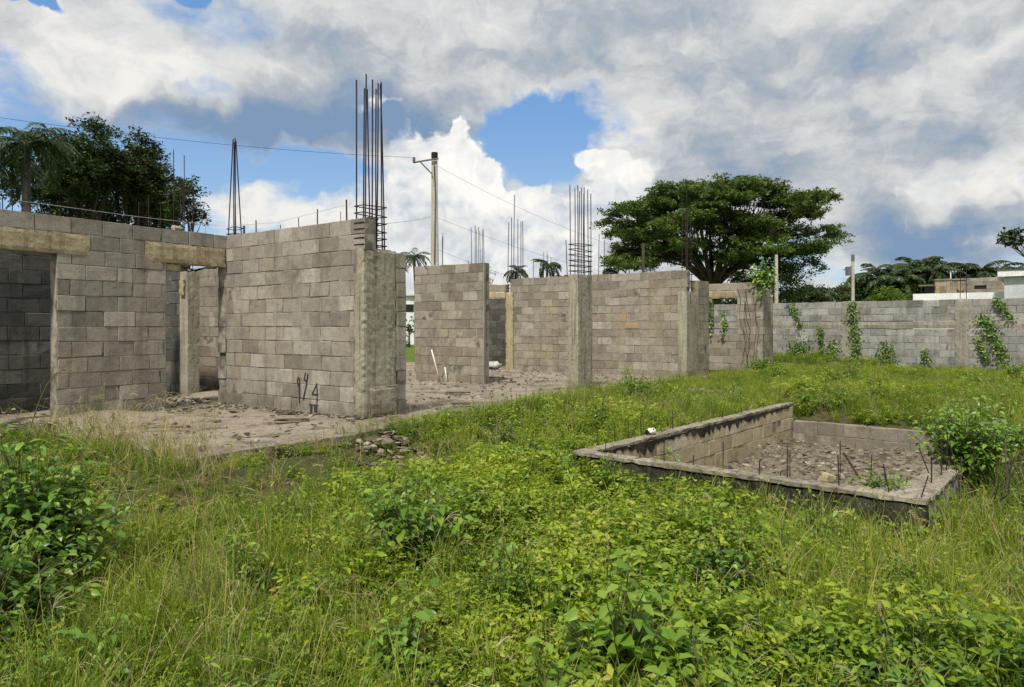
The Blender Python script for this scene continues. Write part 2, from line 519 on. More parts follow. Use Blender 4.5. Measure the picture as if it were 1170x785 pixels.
PZ = (vnoise(PX, PY, .5, 6) - .5) * .035 + (vnoise(PX, PY, .18, 8) - .5) * .014
# dirt banked up at the pier and in the doorway
PZ += .10 * np.exp(-(((PX + 5.15) / .9) ** 2 + ((PY - 9.1) / .35) ** 2)) + .10 * np.exp(-(((PX + 5.0) / .7) ** 2 + ((PY - 11.9) / .9) ** 2))
PZ = np.where((UU < .05) | (VV < .05), PZ - .03, PZ)
V = np.stack([PX, PY, PZ], -1)
n0, m0 = V.shape[1], V.shape[0]
Vs = V.reshape(-1, 3)
ii, jj = np.meshgrid(np.arange(n0 - 1), np.arange(m0 - 1)); b0 = (jj * n0 + ii).ravel()
F = [np.stack([b0, b0 + n0, b0 + n0 + 1, b0 + 1], 1)]
low = Vs.copy(); low[:, 2] = -.30
e1 = np.arange(n0 - 1); e2 = np.arange(m0 - 1) * n0
off = len(Vs)
F.append(np.stack([e1, e1 + 1, e1 + 1 + off, e1 + off], 1)); F.append(np.stack([e2 + n0, e2, e2 + off, e2 + n0 + off], 1))
slab = link('floor_slab', np_mesh('floor_slab', np.vstack([Vs, low]), np.vstack(F), smooth=False), M_slab)
tag(slab, kind='structure')


# ------------------------------------------------------------------ block walls
def rows_blocks(mb, L, z0, z1, T, holes=(), seed=0, ch=.2, bw=.4, y0=0.0, skip_top=0.0, jit=.0025):
    rr = random.Random(seed)
    nrow = int(round((z1 - z0) / ch))
    for r in range(nrow):
        za, zb = z0 + r * ch, z0 + (r + 1) * ch
        zc = (za + zb) / 2
        off = (r % 2) * bw / 2 + rr.uniform(-.025, .025) - bw
        cuts = [off + k * bw + rr.uniform(-.008, .008) for k in range(int(L / bw) + 4)]
        hs = [(h[0], h[1]) for h in holes if h[2] < zc < h[3]]
        segs = []
        for a, c in zip(cuts[:-1], cuts[1:]):
            parts = [(max(a, 0), min(c, L))]
            for h0, h1 in hs:
                nw = []
                for p, q in parts:
                    if q <= h0 or p >= h1: nw.append((p, q)); continue
                    if p < h0: nw.append((p, h0))
                    if q > h1: nw.append((h1, q))
                parts = nw
            segs += [p for p in parts if p[1] - p[0] > .035]
        for a, c in segs:
            top = r == nrow - 1
            if top and rr.random() < skip_top: continue
            if c - a > .3 and rr.random() < .06:                    # a block cut in two
                mid = a + (c - a) * rr.uniform(.35, .65); lst = [(a, mid), (mid, c)]
            else: lst = [(a, c)]
            for p, q in lst:
                t = min(1, max(0, rr.gauss(.5, .25)))
                if rr.random() < .04: t = 1.0
                g_ = rr.uniform(.002, .0065)
                dy = rr.uniform(-jit, jit)
                x0, x1 = p + (g_ if p > 0 else 0), q - (g_ if q < L else 0)
                A, B = za + rr.uniform(.002, .0065), zb - (rr.uniform(.002, .0055) if not top else rr.uniform(-.008, .008))
                c_ = rr.uniform(.002, .006)
                def ring(y, ins):
                    return [[x0 + ins, y, A + ins], [x1 - ins, y, A + ins], [x1 - ins, y, B - ins], [x0 + ins, y, B - ins]]
                V = ring(y0 + dy, c_) + ring(y0 + dy + c_, 0) + ring(y0 + T - dy - c_, 0) + ring(y0 + T - dy, c_)
                V = np.array(V)
                V[:4] += RG.uniform(-.003, .003, (4, 3))
                V[4:8] += RG.uniform(-.0025, .0025, (4, 3))
                if rr.random() < .22:                                # chipped corner
                    k = rr.randrange(4)
                    cen = V[:4].mean(0)
                    V[k] += (cen - V[k]) * rr.uniform(.06, .14); V[k + 4] += (cen - V[k + 4]) * .07; V[k + 4][1] += .012
                Fq = [(0, 1, 2, 3), (15, 14, 13, 12)]
                for k in range(3):
                    for j in range(4):
                        j2 = (j + 1) % 4
                        Fq.append((4 * k + j, 4 * (k + 1) + j, 4 * (k + 1) + j2, 4 * k + j2))
                mb.add(V, Fq, t=t)
                rec = rr.choice((.000, .003, .006, .009)) + jit
                mb.box((p, y0 + rec, za), (q, y0 + T - rec, zb - (.006 if top else 0)), t=t, m=1.0)


def wall_root(name, p0, p1, label, cat='wall', group=None, z=0.0):
    d = Vector((p1[0] - p0[0], p1[1] - p0[1], 0))
    return empty(name, (p0[0], p0[1], z), math.atan2(d.y, d.x), label, cat, group), d.length


def rebar_bar(parent, name, x, y, z0, z1, r=.008, lean=(0, 0), bend=0.0, label=None):
    mb = MB()
    h = z1 - z0
    ks = np.linspace(0, 1, 5)
    P = [(x + lean[0] * k + bend * math.sin(k * 3), y + lean[1] * k, z0 + h * k) for k in ks]
    mb.tube(P, r, 6)
    o = mb.build(name, M_rust, parent)
    if label: o['label'] = label
    return o


def cage(parent, x0, x1, y0, y1, zb, bars, ties, tr=.006, name='rebar_cage'):
    """bars: (x, y, ztop, leanx, leany); ties: z list; every bar and every stirrup is an object"""
    root = bpy.data.objects.new(name, None); col.objects.link(root); root.parent = parent
    for z in ties:
        mb = MB(); k = R.uniform(-.012, .012)
        mb.tube([(x0 - .02, y0 - .01, z + k), (x1 + .02, y0 - .01, z - k), (x1 + .02, y1 + .01, z), (x0 - .02, y1 + .01, z + k), (x0 - .02, y0 - .01, z + k)], tr, 5)
        mb.build('stirrup', M_rust, root)
    for x, y, zt, lx, ly in bars:
        rebar_bar(root, 'rebar', x, y, zb, zt, .0095, (lx, ly), R.uniform(-.012, .012))
    return root


def pt(t_, base, d):  # point along a direction
    return (base[0] + d.x * t_, base[1] + d.y * t_)


# --- wall A : the long wall with the painted marks
C0 = (-4.41, 10.80)
LA = 3.07
A1 = pt(LA, C0, A_DIR)
rt, _ = wall_root('block_wall', C0, A1, 'tall grey block wall with dark painted strokes near its foot')
mb = MB(); rows_blocks(mb, LA, 0, 2.6, .2, [(LA - .2, LA + 1, 0, 2.25)], seed=3)
mb.build('blocks', M_block, rt)
# painted marks (9, crossed 7, 4) and a chiselled slot
def stroke(mb, pts, w=.012, y=-.009):
    pts = np.array(pts, float)
    k = 10
    P = []
    for a, c in zip(pts[:-1], pts[1:]):
        for i in range(k): P.append(a + (c - a) * i / k)
    P.append(pts[-1]); P = np.array(P)
    ww = w * (1 + .3 * np.sin(np.arange(len(P)) * .9))
    for i in range(len(P) - 1):
        d = P[i + 1] - P[i]; d = d / (np.linalg.norm(d) + 1e-9)
        n_ = np.array([-d[1], d[0]])
        a, c = P[i] - d * ww[i] * .3, P[i + 1] + d * ww[i] * .3
        q = [a + n_ * ww[i] / 2, a - n_ * ww[i] / 2, c - n_ * ww[i + 1] / 2, c + n_ * ww[i + 1] / 2]
        mb.add([(u[0], y - .0004 * (i % 7), u[1]) for u in q] + [(u[0], y + .012, u[1]) for u in q],
               [(0, 3, 2, 1), (0, 1, 5, 4), (1, 2, 6, 5), (2, 3, 7, 6), (3, 0, 4, 7)])
S0 = 1.70
mb = MB()
stroke(mb, [(S0 + .05, .36), (S0 + .02, .44), (S0 + .045, .49), (S0 + .075, .46), (S0 + .065, .39), (S0 + .03, .385)], .016)
stroke(mb, [(S0 + .07, .46), (S0 + .065, .30), (S0 + .068, .14)], .016)
mb.build('painted_mark', M_paint, rt)
mb = MB()
stroke(mb, [(S0 + .20, .56), (S0 + .17, .46), (S0 + .24, .45)], .016)
stroke(mb, [(S0 + .25, .54), (S0 + .21, .36), (S0 + .15, .19)], .022)
mb.build('painted_mark', M_paint, rt)
mb = MB()
stroke(mb, [(S0 + .43, .40), (S0 + .34, .27), (S0 + .47, .27)], .016)
stroke(mb, [(S0 + .43, .42), (S0 + .45, .30), (S0 + .44, .14)], .018)
mb.build('painted_mark', M_paint, rt)
mb = MB()
mb.box((S0 + .30, -.008, -.0), (S0 + .345, .02, .118)); mb.box((S0 + .38, -.008, -.0), (S0 + .45, .02, .112)); mb.box((S0 + .27, -.009, .119), (S0 + .47, .02, .132))
mb.build('painted_mark', M_paint, rt)
for s_, h_, r_ in ((.62, .20, .012), (.32, .14, .02), (1.2, .08, .008), (1.62, .15, .008), (2.02, .23, .011), (2.5, .15, .006), (2.62, .30, .014)):
    rebar_bar(rt, 'rebar_stub', s_, .1, 2.55, 2.6 + h_, r_ * .8, (R.uniform(-.01, .01), 0))
# corner column cage, bars leaning together
cg = cage(rt, .0, .16, .03, .17, 2.45, [(.0, .03, 4.10, .06, .05), (.0, .17, 4.0, .07, -.06), (.16, .03, 4.05, -.07, .05), (.16, .17, 4.08, -.07, -.06), (.08, .1, 4.12, .0, 0)], [2.63, 2.72])

# --- wall W : wall with doorway, meets A at the corner
W0 = pt(-4.2, C0, B_DIR)
rt, LW = wall_root('block_wall', W0, C0, 'block wall with a doorway and two yellowed lintels, dark bush at its foot')
mb = MB(); rows_blocks(mb, 4.4, 0, 2.6, .2, [(3.257, 4.185, 0, 2.2), (.35, 1.845, 0, 2.2), (2.95, 4.19, 2.12, 2.4), (.1, 2.24, 2.12, 2.4)], seed=5, jit=.0035)
mb.build('blocks', M_block, rt)
mb = MB(); mb.rough_box((2.95, -.010, 2.115), (4.19, .210, 2.405), .06, .008, rnd=.008); mb.build('lintel', M_yellow, rt)
mb = MB(); mb.rough_box((.1, -.010, 2.125), (2.24, .210, 2.405), .06, .008, rnd=.008); mb.build('lintel', M_yellow, rt)
mb = MB(); mb.rough_box((3.262, .02, 2.0), (3.50, .19, 2.112), .05, .005); mb.build('lintel_stub', M_yellow, rt)
mb = MB()
mb.tube([(3.6, .1, 2.08), (3.75, .08, 2.03), (3.9, .1, 2.09), (4.1, .1, 2.1)], .012, 5); mb.tube([(3.55, .12, 2.1), (3.65, .1, 2.02), (3.8, .1, 2.06), (3.95, .1, 2.1)], .01, 5)
mb.build('rebar', M_rust, rt)
# black strip drawn for the dark slit beside the corner
mb = MB(); mb.rough_box((4.20, -.02, .0), (4.24, .0, .42), .06, .004); mb.build('black_strip', M_black, rt)
for s_ in (1.0, 2.1): pass
mb = MB(); mb.tube([(3.92, .1, 2.56), (3.92, .1, 2.74), (3.925, .1, 2.83), (3.95, .08, 2.84), (3.99, .06, 2.83)], .006, 5)
o = mb.build('hooked_rebar', M_string, rt)
mb = MB(); mb.rough_box((3.4, .05, 2.604), (3.52, .15, 2.68), .05, .015); mb.build('mortar_lump', M_conc, rt)

# --- pier E with its cage
E0 = (A1[0], A1[1])
E0 = pt(-.015, E0, B_DIR)
rt, _ = wall_root('wall_pier', E0, pt(1, E0, B_DIR), 'stained plastered pier under the tallest rebar cage, grass at its base', 'pier')
mb = MB(); mb.rough_box((0, 0, 0), (.60, .2, 2.23), .05, .009, rnd=.012); mb.build('column', M_plaster, rt, False)
mb = MB(); rows_blocks(mb, .18, 0, 2.2, .19, seed=9)
o = mb.build('blocks', M_block, rt); o.location = (.603, .002, 0)
mb = MB()
mb.rough_box((.08, -.016, .0), (.60, .003, .42), .06, .012, rnd=.014)
mb.build('rough_render', M_plaster, rt)
bars = [(.03, .17, 4.42, .0, 0), (.05, .03, 4.48, .02, 0), (.15, .17, 4.35, .02, 0), (.17, .03, 4.44, .01, 0), (.25, .03, 4.42, .03, .0),
        (.28, .17, 4.35, -.06, 0), (.36, .03, 4.45, -.02, 0), (.38, .17, 4.40, .0, 0), (.40, .03, 4.42, -.08, 0)]
cg = cage(rt, .03, .40, .02, .18, 2.15, bars, [2.27, 2.36, 2.46, 2.56, 2.67, 2.78], .0075)
for z in np.arange(2.27, 2.62, .07):
    mb = MB(); mb.tube([(.12, .05, z), (.30, .05, z), (.30, .15, z), (.12, .15, z), (.12, .05, z)], .010, 4); mb.build('stirrup', M_rust, cg)
for x in (.12, .18, .24, .3):
    rebar_bar(cg, 'rebar', x, .1, 2.2, 2.63, .013)
mb = MB(); mb.tube([(.85, .1, 2.18), (.98, .1, 2.26), (1.15, .12, 2.2), (1.35, .12, 2.02)], .006, 5); mb.build('bent_rebar', M_rust, rt)

# --- inner walls seen through the openings
p0 = (W0[0] - B_DIR.y * 1.45, W0[1] + B_DIR.x * 1.45)
rt, L = wall_root('block_wall', p0, pt(3.6, p0, B_DIR), 'block wall coloured dark for shade, seen through the wide opening behind the bush')
mb = MB(); rows_blocks(mb, 3.6, 0, 2.4, .2, seed=12); mb.build('blocks', M_block_shaded, rt)
rt, L = wall_root('block_wall', (-7.55, 13.29), (-5.68, 11.975), 'dark grey block wall glimpsed through the doorway beside the thin post')
mb = MB(); rows_blocks(mb, L - .01, 0, 2.4, .15, seed=13); mb.build('blocks', M_block_shaded, rt)
pw = (-5.676, 11.95)
rt, L = wall_root('doorway_post', pw, pt(.25, pw, A_DIR), 'thin plastered post standing inside the doorway under a yellow block', 'post')
mb = MB(); mb.rough_box((0, 0, 0), (.25, .22, 2.14), .06, .004, rnd=.004); mb.build('shaft', M_plaster, rt)
mb = MB(); mb.rough_box((.06, -.05, 1.72), (.2, -.001, 2.0), .05, .004); mb.build('formwork_block', M_yellow, rt)
b0_ = (-6.1 - A_DIR.x * 2.5, 14 - A_DIR.y * 2.5)
rt, L = wall_root('block_wall', b0_, pt(4.7, b0_, A_DIR), 'sunlit rear block wall seen through the doorway beyond the rubble')
mb = MB(); rows_blocks(mb, 4.7, 0, 2.4, .2, seed=14); mb.build('blocks', M_block_far, rt)

# --- free-standing wall D
D0 = (-2.21, 15.89)
rt, L = wall_root('block_wall', D0, pt(1.97, D0, A_DIR), 'free-standing block wall with white pipes leaning at its foot', z=-.04)
mb = MB(); rows_blocks(mb, 1.97, 0, 2.6, .2, seed=15); mb.build('blocks', M_block_far, rt)
mb = MB(); mb.box((1.974, -.012, .0), (1.99, .05, 2.58), jit=.003); mb.build('corner_strip', M_conc, rt)
for x, h_, lx in ((.86, .72, -.20), (1.06, .34, -.06)):
    pr = empty('plastic_pipe', (0, 0, 0), 0)
    loc = rt.location + Vector((math.cos(rt.rotation_euler.z) * x, math.sin(rt.rotation_euler.z) * x, .02)) + Vector((-.06, -.10, 0))
    bpy.data.objects.remove(pr)
    mb = MB(); mb.tube([(0, 0, 0), (lx * .5, .04, h_ * .5), (lx, .08, h_)], .015, 8)
    o = mb.build('plastic_pipe', M_plastic, None, True); o.location = loc
    tag(o, 'long white plastic pipe leaning on the free-standing wall' if h_ > .5 else 'short white plastic pipe end beside the long leaning pipe', 'pipe')
mb = MB(); mb.rough_box((-.07, -.06, 0), (.07, .06, .2), .05, .015)
o = mb.build('concrete_chunk', M_rim, None); o.location = (-1.55, 15.1, 0)
tag(o, 'upright pale concrete chunk at the foot of the free-standing wall by the pipes', 'chunk')

# --- wall G behind, with column K in front
G0p, G1p = (-.05, 19.60), (4.13, 16.50)
rt, LG = wall_root('block_wall', G0p, G1p, 'long tan block wall with orange stained blocks, trees above it', z=-.06)
mb = MB(); rows_blocks(mb, LG, 0, 2.6, .2, [(0, .12, 0, 2.2)], seed=16, jit=.003); mb.build('blocks', M_block_far, rt)
mb = MB(); mb.rough_box((-.16, -.02, 0), (.115, .215, 2.24), .08, .005); mb.build('column', M_yellow, rt)
mb = MB(); mb.rough_box((3.56, -.0075, 1.22), (3.95, .002, 1.385), .05, .002, rnd=.01); mb.rough_box((3.40, -.0065, 1.40), (3.62, .002, 1.585), .05, .002, rnd=.01)
stain = simple_mat('orange_clay_stain', (.36, .255, .13), .95, (.29, .235, .16), 9)
mb.build('stained_patch', stain, rt)
cage(rt, -.1, .2, .02, .18, 2.2, [(-.1, .03, 4.20, .03, 0), (-.08, .17, 4.35, .0, 0), (.1, .03, 4.95, .03, 0), (.16, .17, 4.28, -.02, 0), (.3, .1, 4.2, 0, 0), (.32, .15, 4.22, 0, 0)], [2.35, 2.45, 2.55, 2.7])
rebar_bar(rt, 'rebar_stub', .72, .1, 2.5, 3.1, .008)
# F: lower wall with lintel and dark recess, continuing G
F0 = (G0p[0] - A_DIR.x * 1.55, G0p[1] - A_DIR.y * 1.55)
rt, L = wall_root('block_wall', F0, (G0p[0] - A_DIR.x * .17, G0p[1] - A_DIR.y * .17), 'low block wall with a yellow lintel over a dark doorway beside the tan wall')
mb = MB(); rows_blocks(mb, 1.38, 0, 2.4, .2, [(.3, 1.39, 0, 2.0), (.05, 1.39, 2.0, 2.2)], seed=17); mb.build('blocks', M_block_far, rt)
mb = MB(); mb.rough_box((.06, -.015, 1.99), (1.38, .215, 2.21), .07, .006); mb.build('lintel', M_yellow, rt)
rt, L = wall_root('block_wall', (-2.5, 24.9), (.9, 22.5), 'dark block wall deep behind the yellow lintel doorway')
mb = MB(); rows_blocks(mb, L, 0, 2.2, .2, seed=18); mb.build('blocks', M_block_shaded, rt)
mb = MB(); mb.rough_box((-.28, -.2, 0), (.28, .2, .22), .1, .04, rnd=.06)
o = mb.build('cement_sack', M_bluegrey, None, True); o.location = (-.58, 19.9, .0)
tag(o, 'pale slumped cement sack on the floor of the dark doorway', 'sack')

K0 = (1.25, 13.20)
rt, L = wall_root('concrete_column', K0, pt(1, K0, B_DIR), 'free-standing stained concrete column topped with a stirruped rebar cage', 'column')
mb = MB(); mb.rough_box((0, 0, -.1), (.56, .22, 2.2), .06, .007, rnd=.005); mb.build('shaft', M_plaster, rt)
bars = [(.03, .03, 3.88, .0, 0), (.03, .19, 3.9, -.02, 0), (.16, .03, 3.85, .02, 0), (.2, .19, 3.86, 0, 0), (.3, .03, 3.88, -.02, 0), (.36, .19, 3.84, .03, 0),
        (.46, .03, 3.86, -.04, 0), (.53, .19, 3.82, .02, 0), (.54, .03, 3.8, 0, 0)]
cage(rt, .02, .54, .02, .2, 2.1, bars, [2.27, 2.37, 2.47, 2.57, 2.67, 2.78], .008)
mb = MB(); mb.tube([(-.02, .23, 2.15), (-.05, .24, 2.85)], .009, 6); mb.build('rebar', M_rust, rt)

# --- L pier at the end of G
L0 = (G1p[0] - .02, G1p[1] - .03)
L0 = (3.985, 16.50)
L0 = pt(-.02, (G1p[0], G1p[1]), B_DIR)
rt, L = wall_root('wall_pier', L0, pt(1, L0, B_DIR), 'plastered pier joining the tan wall to the window wall, thin rebars above', 'pier', z=-.06)
mb = MB(); mb.rough_box((-.03, -.01, 0), (.75, .22, 2.1), .07, .006, rnd=.005); mb.build('column', M_plaster, rt)
mb = MB(); rows_blocks(mb, .75, 0, 2.4, .2, seed=20); o = mb.build('blocks', M_block_far, rt); o.location = (.753, 0, 0)
cage(rt, .1, .45, .03, .17, 2.05, [(.1, .03, 4.1, .04, 0), (.12, .17, 4.2, .06, 0), (.25, .1, 4.6, .0, 0), (.4, .03, 4.2, -.1, 0), (.42, .17, 4.0, -.08, 0)], list(np.arange(2.2, 3.6, .16)), .006)

# --- M : wall with the window opening
M0 = (5.30, 19.6); M1 = pt(1.68, M0, A_DIR)
rt, L = wall_root('block_wall', M0, M1, 'small block wall with a square window opening and creeper stems')
mb = MB(); rows_blocks(mb, 1.68, 0, 2.4, .2, [(.30, 1.0, .98, 2.2)], seed=21, ch=.2); mb.build('blocks', M_block_far, rt)
mb = MB(); mb.rough_box((.12, -.015, 1.98), (1.02, .215, 2.205), .07, .006); mb.build('lintel', M_yellow, rt)
mb = MB()
for k in range(7):
    x = R.uniform(1.05, 1.6); P = []
    for i in range(9):
        P.append((x, -.02 - R.uniform(0, .02), .05 + i * .27)); x += R.uniform(-.08, .08)
    mb.tube(P, R.uniform(.003, .007), 4)
mb.build('creeper_stems', M_darkwood, rt)
e0 = pt(-.0, M1, B_DIR)
rt, L = wall_root('wall_pier', e0, pt(.9, e0, B_DIR), 'short block return at the end of the window wall, half buried in weeds', 'pier')
mb = MB(); rows_blocks(mb, .88, 0, 2.2, .2, seed=22); o = mb.build('blocks', M_block_far, rt); o.location = (0, .005, 0)
mb = MB(); mb.rough_box((.883, -.02, 0), (.96, .2, 2.1), .08, .006); mb.build('corner_render', M_rim, rt)

# --- boundary wall N
N0, N1 = (4.554, 26.42), (18.5, 14.66)
d_ = Vector((N1[0] - N0[0], N1[1] - N0[1], 0)); LN = d_.length
rt, _ = wall_root('boundary_wall', N0, N1, 'long grey block boundary wall with ivy, a concrete band and two pilasters', 'wall', z=0)
mb = MB(); rows_blocks(mb, LN, -.06, 1.14, .15, seed=23, jit=.003); mb.build('lower_blocks', M_block_grey, rt)
mb = MB(); rows_blocks(mb, LN, 1.375, 1.975, .15, seed=24, jit=.003); mb.build('upper_blocks', M_block_grey, rt)
mb = MB(); mb.rough_box((0, -.015, 1.143), (LN, .165, 1.372), .18, .006); mb.build('concrete_band', M_conc, rt)
def n_s(px):      # where a bearing meets the wall line
    k = (px - CX) / FPX
    return (k * N0[1] - N0[0]) / ((d_.x - k * d_.y) / LN)
for px in (968, 1099):
    s_ = n_s(px)
    mb = MB(); mb.rough_box((s_ - .17, -.035, -.05), (s_ + .17, .185, 1.99), .08, .008, rnd=.015); mb.build('pilaster', M_conc, rt)
s_ = n_s(1101)
cage(rt, s_ - .08, s_ + .08, .02, .14, 1.95, [(s_ - .09, .05, 3.0, 0, 0), (s_ + .06, .05, 2.95, 0, 0)], [2.2, 2.4, 2.6], .006)
s_ = n_s(1043)

# strings on the wall tops
mb = MB()
mb.tube([(-6.0, 8.5, 2.73), (-5.2, 9.66, 2.72), (-4.45, 10.7, 2.74), (-4.3, 10.75, 2.75), (-3.4, 10.1, 2.70), (-2.1, 9.2, 2.82)], .0025, 4)
o = mb.build('string_line', M_string); tag(o, 'thin pale builder\'s string stretched just above the near wall tops', 'string')

# loose rebar clusters on rooms behind
def far_cage(px, Y, ztops, spread, label, zb=1.6, tie=()):
    x = (px - CX) / FPX * Y
    rt = empty('rebar_cage', (x, Y, zb), -.6, label, 'rebar', 'rebar cages rising from hidden columns')
    for i, zt in enumerate(ztops):
        k = (i / max(1, len(ztops) - 1) - .5) * spread
        rebar_bar(rt, 'rebar', k, (i % 2) * .15, 0, zt - zb, .009, (R.uniform(-.03, .03), 0), R.uniform(-.02, .02))
    for z in (tie or (.3, .6)):
        mb = MB(); mb.tube([(-spread / 2, 0, z), (spread / 2, 0, z), (spread / 2, .15, z), (-spread / 2, .15, z), (-spread / 2, 0, z)], .006, 4)
        mb.build('stirrup', M_rust, rt)
    # the hidden column that carries it
    mb = MB(); mb.rough_box((-spread / 2 - .04, -.04, -zb), (spread / 2 + .04, .19, 0), .15, .006); mb.build('column', M_conc, rt)
far_cage(200, 14.0, [4.75, 4.65], .12, 'pair of tall bare rebars against the sky beside the dark tree')
far_cage(209, 14.6, [4.15, 4.1, 4.2, 4.05], .22, 'four shorter rebars standing in front of the dark tree edge')
far_cage(170, 15.5, [4.0, 3.7, 4.1, 3.9, 3.6], .8, 'wide row of thin rebars in front of the dark tree crown')
far_cage(118, 15.0, [3.6, 3.4, 3.5], .5, 'three low rebars in front of the dark tree trunks')
far_cage(2, 12.0, [3.35, 3.4, 3.45], .12, 'cluster of thin rebars beside the palm trunk')
far_cage(503, 24.0, [4.4, 4.45, 4.3], .2, 'faint rebar trio right next to the utility pole')
far_cage(545, 21.0, [4.2, 4.15, 4.25, 4.1, 4.2, 4.15, 4.1], .42, 'rebar cage of seven bars over the end of the free-standing wall')
far_cage(536, 23.0, [3.4], .02, 'single short rebar over the free-standing wall')
far_cage(624, 25.0, [3.9, 3.8, 3.9, 3.7], .2, 'small rebar cluster above a distant palm')
far_cage(686, 20.0, [3.85, 3.7], .08, 'pair of rebars between the column and the umbrella tree')
far_cage(675, 20.5, [3.1], .02, 'single low rebar just behind the free-standing column')

# ------------------------------------------------------------------ the sunken block pit
zr = -.117
rt = empty('block_pit', (POOL_O[0], POOL_O[1], -.9), math.atan2(PD_W[1], PD_W[0]), 'sunken rectangular block pit with a concrete rim and rubble on its floor', 'pit')
# local x: along the near wall, local y: along the long wall
def pit_wall(length, ztop, zbot, T, seed, M, pos, rot, courses, label=None, thickrim=.07):
    w = MB(); rows_blocks(w, length, ztop - courses * .2, ztop, T, seed=seed, jit=.004)
    o = w.build('pit_wall', M, rt)
    o.location = pos; o.rotation_euler = (0, 0, rot)
    if label: o['label'] = label
    return o
Z0 = .9 + zr           # rim height in local z
# long wall: inner face looks towards +x : build from far to near so the front face (y=0) faces +x
pit_wall(POOL_L - .2, Z0 - .05, 0, .15, 31, M_block_pit, (.15, .15, 0), math.pi / 2, 4, 'sunlit beige inner wall with black mould streaks')
mb = MB(); mb.rough_box((-.02, -.02, Z0 - .045), (.160, POOL_L, Z0), .08, .008, rnd=.008); mb.build('rim', M_rim, rt)
# mould streaks running down from the rim of the long wall
mould = MB()
ys_ = np.arange(.35, POOL_L - .2, .025)
ys_ = ys_ + RG.uniform(-.009, .009, len(ys_))
env = .035 + .13 * vnoise(ys_, ys_ * 0, .5, 71) * smooth(.3, 1.2, ys_) * smooth(6.1, 4.6, ys_)
hh_ = np.maximum(.006, env * (.25 + 1.1 * vnoise(ys_, ys_ * 0 + 4, .055, 72) ** 1.5))
top = Z0 - .046; m_ = len(ys_)
Vm = np.concatenate([np.column_stack([np.full(m_, .1572), ys_, np.full(m_, top)]), np.column_stack([np.full(m_, .1572), ys_, top - hh_]), np.column_stack([np.full(m_, .149), ys_, top - hh_])])
mould.add(Vm, [(i, i + 1, m_ + i + 1, m_ + i) for i in range(m_ - 1)] + [(m_ + i, m_ + i + 1, 2 * m_ + i + 1, 2 * m_ + i) for i in range(m_ - 1)])
mould.build('mould_streaks', M_blackmoss, rt)
# far wall, lower
zb_ = .9 - .42
pit_wall(POOL_W - .18, zb_, 0, .15, 33, M_block_far, (.17, POOL_L - .15, 0), 0, 3, 'low far wall of pale blocks')
# near wall: dark stained outer face with rim
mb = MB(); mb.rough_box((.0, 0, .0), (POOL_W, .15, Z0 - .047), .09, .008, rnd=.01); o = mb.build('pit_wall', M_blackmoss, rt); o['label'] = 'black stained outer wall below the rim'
mb = MB(); mb.rough_box((-.01, -.012, Z0 - .045), (POOL_W + .01, .17, Z0 + .003), .08, .009, rnd=.008); mb.build('rim', M_rim, rt)
mb = MB(); mb.rough_box((POOL_W - .15, .16, .0), (POOL_W, POOL_L - .02, Z0 - .06), .12, .008, rnd=.01); o = mb.build('pit_wall', M_conc, rt)
mb = MB(); mb.rough_box((POOL_W - .26, .185, Z0 - .056), (POOL_W + .02, POOL_L * .98, Z0 - .002), .09, .01, rnd=.014); mb.build('rim', M_rim, rt)
mb = MB(); mb.rough_box((POOL_W - .62, .175, Z0 - .22), (POOL_W - .265, .62, Z0 - .012), .07, .016, rnd=.02); o = mb.build('corner_slab', M_rim, rt)
# starter bars
for x_, h_, lx in ((.35, .16, 0), (.75, .2, .01), (1.02, .26, 0), (1.32, .12, .01), (1.62, .3, 0), (1.95, .16, .01), (2.2, .28, 0), (2.62, .3, -.01), (3.0, .26, -.05), (3.2, .2, .06)):
    o = rebar_bar(rt, 'rebar', x_, .08, Z0 - .05, Z0 + h_ * .85, .0048, (lx, 0))
for y_, h_ in ((.55, .2), (.9, .22), (1.2, .26), (1.5, .25), (1.75, .22), (2.1, .28), (2.9, .1), (3.6, .1), (4.3, .1), (5.2, .1)):
    rebar_bar(rt, 'rebar', .07 - (.12 if y_ < 2 else 0), y_, Z0 - .2, Z0 + h_ * .9, .005, (R.uniform(-.01, .01), 0))
for y_, h_ in ((.7, .22), (1.15, .3), (1.4, .35), (1.6, .33), (3.6, .35), (4.2, .4), (4.6, .32)):
    rebar_bar(rt, 'rebar', POOL_W - .08, y_, Z0 - .1, Z0 + h_, .006, (R.uniform(-.03, .03), 0))
for x_, y_, h_, lx, ly in ((1.3, 2.8, .62, 0, 0), (1.75, 3.3, .75, 0, 0), (2.35, 2.2, .8, .02, 0), (2.7, 1.4, .78, -.03, 0), (1.0, 3.6, .55, .0, 0), (2.75, 2.5, .6, .02, 0), (1.5, 1.9, .55, 0, 0), (2.9, .9, .85, .06, 0)):
    rebar_bar(rt, 'rebar', x_, y_, .02, h_ - .08, .0055, (lx, ly))
rebar_bar(rt, 'rebar', 2.75, .85, .45, .85, .010, (-.42, .45), 0, 'thick leaning rusty bar')
PITROT = rt.rotation_euler.z

